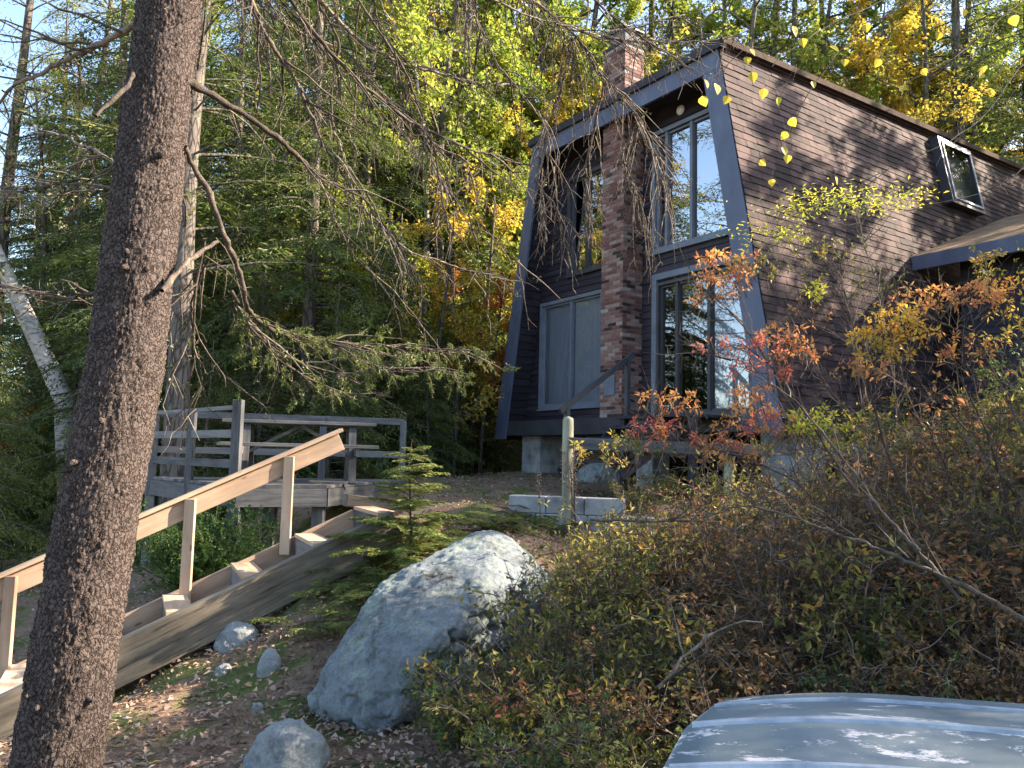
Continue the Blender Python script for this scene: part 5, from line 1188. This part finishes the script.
for k, x, Y, sc, mt in SHR:
    size = {0:'bushy',1:'spreading',2:'tall thin',3:'low',4:'nearly bare tall'}[k]
    lab = f'{size} {CW_[mt]} shrub {swhere(x,Y)}'
    if lab in sl_: lab += ', second one'
    sl_[lab] = 1
    plant_shrub(k, (x-CW/2)/FPX*Y, Y, sc, mt, lab)

# tall azalea with orange and gold leaf sprays
def azalea(name, label, base, stems, sprays, seed):
    r = np.random.RandomState(seed); b = np.array([base[0], base[1], hz(base[0],base[1])-.05]); root = empty(name, tuple(b)); tag(root, label, 'shrub')
    for p, r0, r1 in stems:
        P = [b]+px(*p) if len(p[0])==3 else p
        s = np.concatenate([[0],np.cumsum(np.linalg.norm(np.diff(np.array(P),axis=0),axis=1))]); n = max(8,int(s[-1]/.07)); u = np.linspace(0,s[-1],n); Q = np.stack([np.interp(u,s,np.array(P)[:,i]) for i in range(3)],1)
        for i in range(3): Q[:,i] = np.convolve(np.pad(Q[:,i],2,mode='reflect',reflect_type='odd'), np.ones(5)/5, 'valid')
        Q += np.cumsum(r.normal(0,.004,(n,3)),0)
        T = MB(); T.tube(Q-b, np.linspace(r0,r1,n), 7)
        Dn = unit(np.gradient(Q,axis=0))
        for j in range(int(s[-1]*12)):
            i = r.randint(n//4,n-1); d = unit(Dn[i]+r.normal(0,.8,3)+np.array([0,0,.3])); L = r.uniform(.12,.42); W_ = Q[i]+d*L*np.linspace(0,1,5)[:,None]+np.cumsum(r.normal(0,.012,(5,3)),0)
            T.tube(W_-b, np.linspace(min(r0*.5,.004),.0012,5), 4)
            for k in range(4):
                c = W_[r.randint(1,5)]; d2 = unit(d+r.normal(0,.8,3)); T.tube([c-b, c+d2*r.uniform(.04,.14)-b], [.0015,.0008], 3)
        T.build('stem', M['shrub_twig'], root, smooth=True)
    bym = {}
    for (a,c,wd,ht,Y,n,mt) in sprays:
        nc = max(4,int(n/2.6)); rad = np.array([wd,0,ht])/FPX*Y/2
        cc = at(a,c,Y)+np.stack([r.uniform(-1,1,nc)*rad[0], r.normal(0,.07,nc), r.uniform(-1,1,nc)*rad[2]],1)
        C=[];Dd=[];Nr=[]
        T = bym.setdefault('_t', MB())
        for q in cc:
            ax_ = unit(np.array([r.normal(0,.8),r.normal(0,.6),.35])); m = r.randint(5,10)
            a_ = np.linspace(0,2*PI,m,endpoint=False)+r.normal(0,.35,m); e1 = unit(np.cross(ax_,[0.3,.2,1])); e2 = np.cross(ax_,e1)
            dd = np.cos(a_)[:,None]*e1+np.sin(a_)[:,None]*e2+ax_*r.uniform(-.5,.7)+r.normal(0,.4,(m,3)); C.append(q+dd*.006); Dd.append(dd); Nr.append(np.repeat(ax_[None,:],m,0)+r.normal(0,.3,(m,3)))
            T.tube([q-b, q-ax_*.05+np.array([0,0,-.02])-b, q-ax_*.1+np.array([r.normal(0,.03),.0,-.08])-b], [.0012,.0015,.002], 3)
        C=np.concatenate(C);Dd=np.concatenate(Dd);Nr=np.concatenate(Nr);m=len(C)
        bym.setdefault(mt, MB()).leaves(C-b,Dd,Nr, r.uniform(.020,.056,m), r.uniform(.009,.019,m), r.rand(m), fold=.45)
    for k, mb in bym.items():
        if k == '_t': tag(mb.build('twigs', M['shrub_twig'], root), kind='stuff')
        else: tag(mb.build('foliage', M[k], root), kind='stuff')
azalea('azalea_shrub','tall azalea with red and orange leaf sprays in front of the sliding door',(2.05,4.6),
 [(((905,560,4.4),(870,500,4.4),(830,450,4.5),(800,400,4.5),(760,345,4.6),(725,300,4.6),(690,275,4.7)),.012,.003),
  (((840,520,4.5),(780,470,4.6),(720,452,4.7),(670,440,4.8),(650,415,4.8)),.009,.003),
  (((830,500,4.5),(790,420,4.5),(770,370,4.5),(720,352,4.6),(680,352,4.7)),.008,.002),
  (((810,560,4.4),(760,500,4.5),(700,455,4.6),(640,400,4.7)),.008,.002)],
 [(725,268,60,28,4.6,90,'a_orange'),(718,285,48,30,4.6,75,'a_orange'),(752,262,46,26,4.6,50,'s_olive'),(735,345,90,16,4.6,60,'a_red'),(785,345,44,36,4.5,70,'a_orange'),(765,368,70,16,4.5,50,'a_red'),(800,350,40,22,4.5,36,'a_orange'),
  (670,405,60,24,4.8,80,'a_orange'),(690,440,90,16,4.7,50,'a_red'),(700,430,90,24,4.7,50,'a_orange'),(755,402,50,34,4.6,80,'a_orange'),(775,425,60,24,4.6,60,'a_red'),(732,452,60,24,4.6,50,'a_orange'),(805,424,36,22,4.5,80,'a_lime'),(655,428,50,14,4.8,40,'a_red'),(640,445,60,24,5.0,60,'s_olive'),(600,455,60,22,5.2,60,'s_olive')],41)
azalea('azalea_shrub','tall azalea with gold and orange leaf sprays in front of the shingled side',(3.15,4.9),
 [(((1010,600,4.6),(950,560,4.6),(905,500,4.7),(880,430,4.8),(868,380,4.8),(860,330,4.9)),.015,.004),
  (((1030,520,4.8),(990,460,4.8),(940,400,4.9),(900,360,5.0),(870,340,5.0)),.010,.003),
  (((1050,480,4.9),(1010,400,5.0),(980,340,5.1),(930,310,5.2),(890,300,5.2)),.010,.003),
  (((1000,470,4.8),(960,380,4.9),(930,300,5.0),(915,270,5.0)),.009,.002),
  (((940,560,4.6),(870,540,4.6),(800,500,4.7),(745,470,4.7)),.008,.002)],
 [(915,300,40,20,5.0,50,'a_orange'),(895,322,70,36,4.9,120,'a_gold'),(905,335,60,26,4.9,80,'a_gold'),(880,350,60,26,4.9,80,'a_gold'),(870,368,60,16,4.8,50,'a_orange'),(960,300,60,26,5.0,80,'a_orange'),(985,290,50,20,5.1,60,'a_orange'),(1008,298,40,40,5.1,70,'a_gold'),(965,345,60,26,5.0,60,'a_orange'),(1000,335,50,20,5.1,50,'a_gold'),(866,336,30,20,4.9,40,'a_gold'),
  (1005,262,60,40,5.2,80,'s_olive'),(880,282,60,26,5.0,40,'s_olive'),(1005,370,50,50,5.2,80,'s_green'),(880,425,60,50,5.0,110,'s_olive'),(840,430,50,40,5.0,90,'a_lime'),(940,430,80,50,5.0,120,'s_brown'),(990,420,70,60,5.0,120,'s_olive'),(780,440,70,30,5.0,60,'s_olive')],42)
# slender bare-twigged shrub at the shingled side, a few yellow-green leaves
azalea('viburnum_shrub','slender shrub with few yellow-green leaves against the shingled side',(3.3,7.2),
 [(((880,430,6.4),(862,360,6.3),(852,300,6.2),(835,260,6.2),(790,225,6.2)),.009,.002),(((860,420,6.4),(845,330,6.3),(800,270,6.2),(770,240,6.2)),.008,.002),(((900,420,6.4),(880,300,6.3),(860,220,6.2),(848,170,6.2)),.008,.002),(((870,440,6.4),(830,380,6.3),(790,320,6.2)),.007,.002)],
 [(790,236,30,18,6.2,36,'a_lime'),(818,290,24,18,6.2,40,'a_lime'),(835,250,60,30,6.2,50,'s_olive'),(800,265,50,30,6.2,40,'s_olive'),(848,200,60,20,6.2,36,'s_green'),(810,310,40,20,6.2,30,'s_red')],43)

for i, (p, r0, lab) in enumerate(((px((1060,650,3.5),(1010,603,3.55),(960,578,3.6),(885,545,3.7),(815,518,3.8),(745,498,3.9),(700,512,4.0)),.013,'long dark dead branch arching over the shrubs at the right'),
   (px((660,690,3.3),(682,657,3.35),(712,640,3.4),(742,620,3.4),(770,626,3.4)),.009,'crooked grey dead branch low among the shrubs'),
   (px((960,600,3.6),(905,540,3.7),(865,490,3.8),(830,445,3.9),(790,400,4.0),(745,372,4.2)),.010,'bent dead branch hanging over the shrubs near the right edge'),
   (px((590,520,4.6),(640,524,4.5),(690,515,4.4),(740,530,4.3),(790,575,4.2)),.007,'thin pale dead branch lying over the shrubs right of the boulder'))):
    b0 = p[0]; rt = empty('dead_branch', tuple(b0)); tag(rt, lab, 'branch'); twiggy(p, r0, .003, 900+i, dens=7, tl=.35, down=-.15, o0=b0, parent=rt, name='limb', spread=.9, start=.05)
# clipped evergreen shrub behind the handrail
def evergreen():
    c = at(207,588,8.4); g = hz(c[0],c[1]); r = np.random.RandomState(8); root = empty('evergreen_shrub', (c[0],c[1],g)); tag(root, 'dense dark green evergreen shrub behind the stair handrail', 'shrub')
    T = MB(); Lf = MB()
    for i in range(70):
        a = r.rand()*2*PI; rr = r.rand()**.5; h = r.uniform(.35,1.0)*(1-.35*rr*rr); e = np.array([math.cos(a)*rr*.85, math.sin(a)*rr*.65, h*1.0]); P = np.linspace(0,1,6)[:,None]*e+np.cumsum(r.normal(0,.02,(6,3)),0); P[:,2] = np.abs(P[:,2]); T.tube(P, np.linspace(.012,.003,6), 5)
        for j in range(46):
            b = P[r.randint(1,6)]+r.normal(0,.07,3); d = unit(e*.5+r.normal(0,.6,3)+np.array([0,0,.5])); m = 16
            u = r.rand(m)[:,None]; Lf.leaves(b+d*.13*u, d+r.normal(0,.7,(m,3)), r.normal(0,1,(m,3)), r.uniform(.022,.042,m), r.uniform(.009,.014,m), r.rand(m))
    T.build('stems', M['shrub_twig'], root, smooth=True); Lf.build('foliage', M['yew'], root)
evergreen()

# hemlock sapling and trailing evergreen sprays beside the stairs
def feather(T, Lf, p, d, L, r, ql=.020, qw=.0045, droop=.25, tw=.028, side=None):
    n = 7; t = np.linspace(0,1,n); P = p+d*(L*t)[:,None]; P[:,2] -= droop*L*t*t; T.tube(P, np.linspace(.0035,.001,n), 4)
    m = max(5,int(L/tw)); u = np.linspace(.1,1,m); bp = np.stack([np.interp(u,t,P[:,i]) for i in range(3)],1); bd = unit(np.gradient(bp,axis=0)); sd_ = unit(np.cross(d,np.array([0,0,1.0])))
    for sg in (-1,1):
        tl = (.40*L*(1-u)+.03)*r.uniform(.6,1.1,m); td = unit(bd*.8+sg*sd_*.75+r.normal(0,.12,(m,3))); q = max(4,int(.4*L/.009)); uu = np.linspace(0,1,q)
        c = bp[:,None,:]+td[:,None,:]*(tl[:,None]*uu)[:,:,None]; c[:,:,2] -= tl[:,None]*uu**2*.2
        for k in range(m): T.tube([bp[k], bp[k]+td[k]*tl[k]-np.array([0,0,tl[k]*.2])], [.0010,.0006], 3)
        for s2 in (-1,1):
            perp_ = np.cross(td, np.array([0,0,1.0])); dd = td[:,None,:]*.55+s2*unit(perp_)[:,None,:]+r.normal(0,.15,(m,q,3)); Lf.leaves(c.reshape(-1,3), dd.reshape(-1,3), np.array([0,0,1])+r.normal(0,.3,(m*q,3)), ql*r.uniform(.7,1.1,m*q), qw, r.rand(m*q))
def sapling():
    c = at(408,560,6.6); c[2] = hz(c[0],c[1])-.03; r = np.random.RandomState(14); root = empty('hemlock_sapling', tuple(c)); tag(root, 'feathery hemlock sapling at the top of the stairs', 'sapling')
    T = MB(); Lf = MB(); H = 1.12; P = np.array([(.0,0,0),(.02,0,.3),(.0,.01,.6),(-.02,0,.9),(.0,0,H)]); T.tube(P, [.012,.010,.007,.004,.002], 7)
    for i in range(46):
        z = .10+i*.0205; a = i*2.4+r.rand(); L = (.72*(1-z/H*.85))*r.uniform(.6,1.1)+.06; feather(T,Lf,np.array([0,0,z]),unit(np.array([math.cos(a),math.sin(a),r.uniform(.15,.65)])),L,r,ql=.028,qw=.0075)
    T.build('stem', M['shrub_twig'], root, smooth=True); Lf.build('foliage', M['n_fresh'], root)
sapling()
def lowspray(px_, Y, n, R, seed, label, mat='n_mid', up=.25):
    c = at(px_, 540, Y); c[2] = hz(c[0],c[1]); r = np.random.RandomState(seed); root = empty('juniper_shrub', tuple(c)); tag(root, label, 'shrub', 'low evergreen shrubs beside the stairs'); T=MB(); Lf=MB()
    for i in range(n):
        a = r.rand()*2*PI; q = r.rand()**.5*R; p = np.array([math.cos(a)*q, math.sin(a)*q*.6, 0]); p[2] = hz(c[0]+p[0],c[1]+p[1])-c[2]+r.uniform(.02,.12); a2 = r.rand()*2*PI
        feather(T,Lf,p,unit(np.array([math.cos(a2),math.sin(a2),up*r.uniform(.2,2.2)])),r.uniform(.2,.45),r,ql=.022,qw=.006)
    T.build('stems', M['shrub_twig'], root); Lf.build('foliage', M[mat], root)
lowspray(372,6.5,26,.42,61,'low feathery evergreen sprays hanging over the top of the stair beam','n_fresh')
lowspray(345,5.9,26,.5,62,'dark evergreen ground shrub under the upper stair beam')
lowspray(440,7.3,34,.6,63,'low evergreen ground shrub left of the boulder top')
lowspray(490,8.2,32,.6,64,'low evergreen ground shrub along the needle path')
lowspray(540,9.0,20,.45,65,'low evergreen ground shrub in front of the concrete blocks','n_mid')
lowspray(410,6.3,22,.45,66,'low evergreen ground shrub between sapling and boulder')

# dry flower stalks by the left fence post
def stalks():
    c = at(560,500,8.9); c[2] = hz(c[0],c[1]); r = np.random.RandomState(3); root = empty('dry_goldenrod', tuple(c)); tag(root, 'clump of dry pale flower stalks beside the left fence post', 'plant')
    T = MB(); Lf = MB()
    for i in range(9):
        h = r.uniform(.5,1.0); b = np.array([r.uniform(-.25,.35),r.uniform(-.1,.1),0]); tp = b+np.array([r.uniform(-.15,.1),0,h]); T.tube([b,(b+tp)/2+r.normal(0,.02,3),tp], [.006,.005,.003], 5)
        m=40; u=r.uniform(.55,1.05,m)[:,None]; Lf.leaves(b*(1-u)+tp*u+r.normal(0,.02,(m,3)), r.normal(0,1,(m,3)), r.normal(0,1,(m,3)), .03,.014, r.rand(m))
    T.build('stems', M['twig'], root); tag(Lf.build('seed_heads', M['litter'], root), kind='stuff')
stalks()

# ------------------------------------------------------------------ leaf litter, grass
def litter():
    r = np.random.RandomState(77); n = 42000
    Y = 2.2+ r.rand(n)**1.5*16; X = (r.uniform(-.72,.75,n))*Y
    Z = hgt(X,Y)+.012
    keep = ~((X>.5)&(Y<3.0)); X,Y,Z = X[keep],Y[keep],Z[keep]; m=len(X)
    nv = np.stack([r.normal(0,.35,m),r.normal(0,.35,m),np.ones(m)],1); a = r.rand(m)*2*PI; d = np.stack([np.cos(a),np.sin(a),r.normal(0,.2,m)],1)
    mb = MB(); mb.leaves(np.stack([X,Y,Z+r.uniform(0,.02,m)],1), d, nv, r.uniform(.018,.06,m)*np.where(r.rand(m)<.12,1.5,1), r.uniform(.012,.038,m)*np.where(r.rand(m)<.12,1.5,1), r.rand(m), fold=.3)
    o = mb.build('fallen_leaves', M['litter']); tag(o, 'scattered brown and tan fallen leaves over the slope', 'fallen leaves', None, 'stuff')
    n = 26000; Y = 2.3+r.rand(n)**1.3*9; X = r.uniform(-.75,.7,n)*Y
    f = np.array([mnoise.noise(Vector((a_*1.6,b_*1.6,5))) for a_,b_ in zip(X,Y)]); keep = (f > .02)&~((X>.45)&(Y<3.1)); X,Y = X[keep],Y[keep]; m=len(X); Z = hgt(X,Y)-.01
    d = np.stack([r.normal(0,.5,m),r.normal(0,.5,m),np.ones(m)],1); nr = np.stack([r.normal(0,1,m),r.normal(0,1,m),np.zeros(m)],1)
    mb = MB(); mb.leaves(np.stack([X,Y,Z],1), d, nr, r.uniform(.02,.065,m), r.uniform(.003,.006,m), r.rand(m)); o = mb.build('grass', M['grass']); tag(o, 'short sparse grass and moss tufts on the slope', 'grass', None, 'stuff')
    # twigs and cones on the ground
    T = MB(); n=500
    for i in range(n):
        y = 2.3+r.rand()**1.5*7; x = r.uniform(-.7,.35)*y; z = hz(x,y)+.012; a = r.rand()*6.28; L = r.uniform(.04,.25); T.tube([(x,y,z),(x+math.cos(a)*L/2,y+math.sin(a)*L/2,z+.008),(x+math.cos(a)*L,y+math.sin(a)*L,z+.002)], [.003,.0025,.0015], 4)
    o = T.build('forest_debris', M['twig']); tag(o, 'small dead twigs lying scattered on the slope', 'twigs', None, 'stuff')
litter()
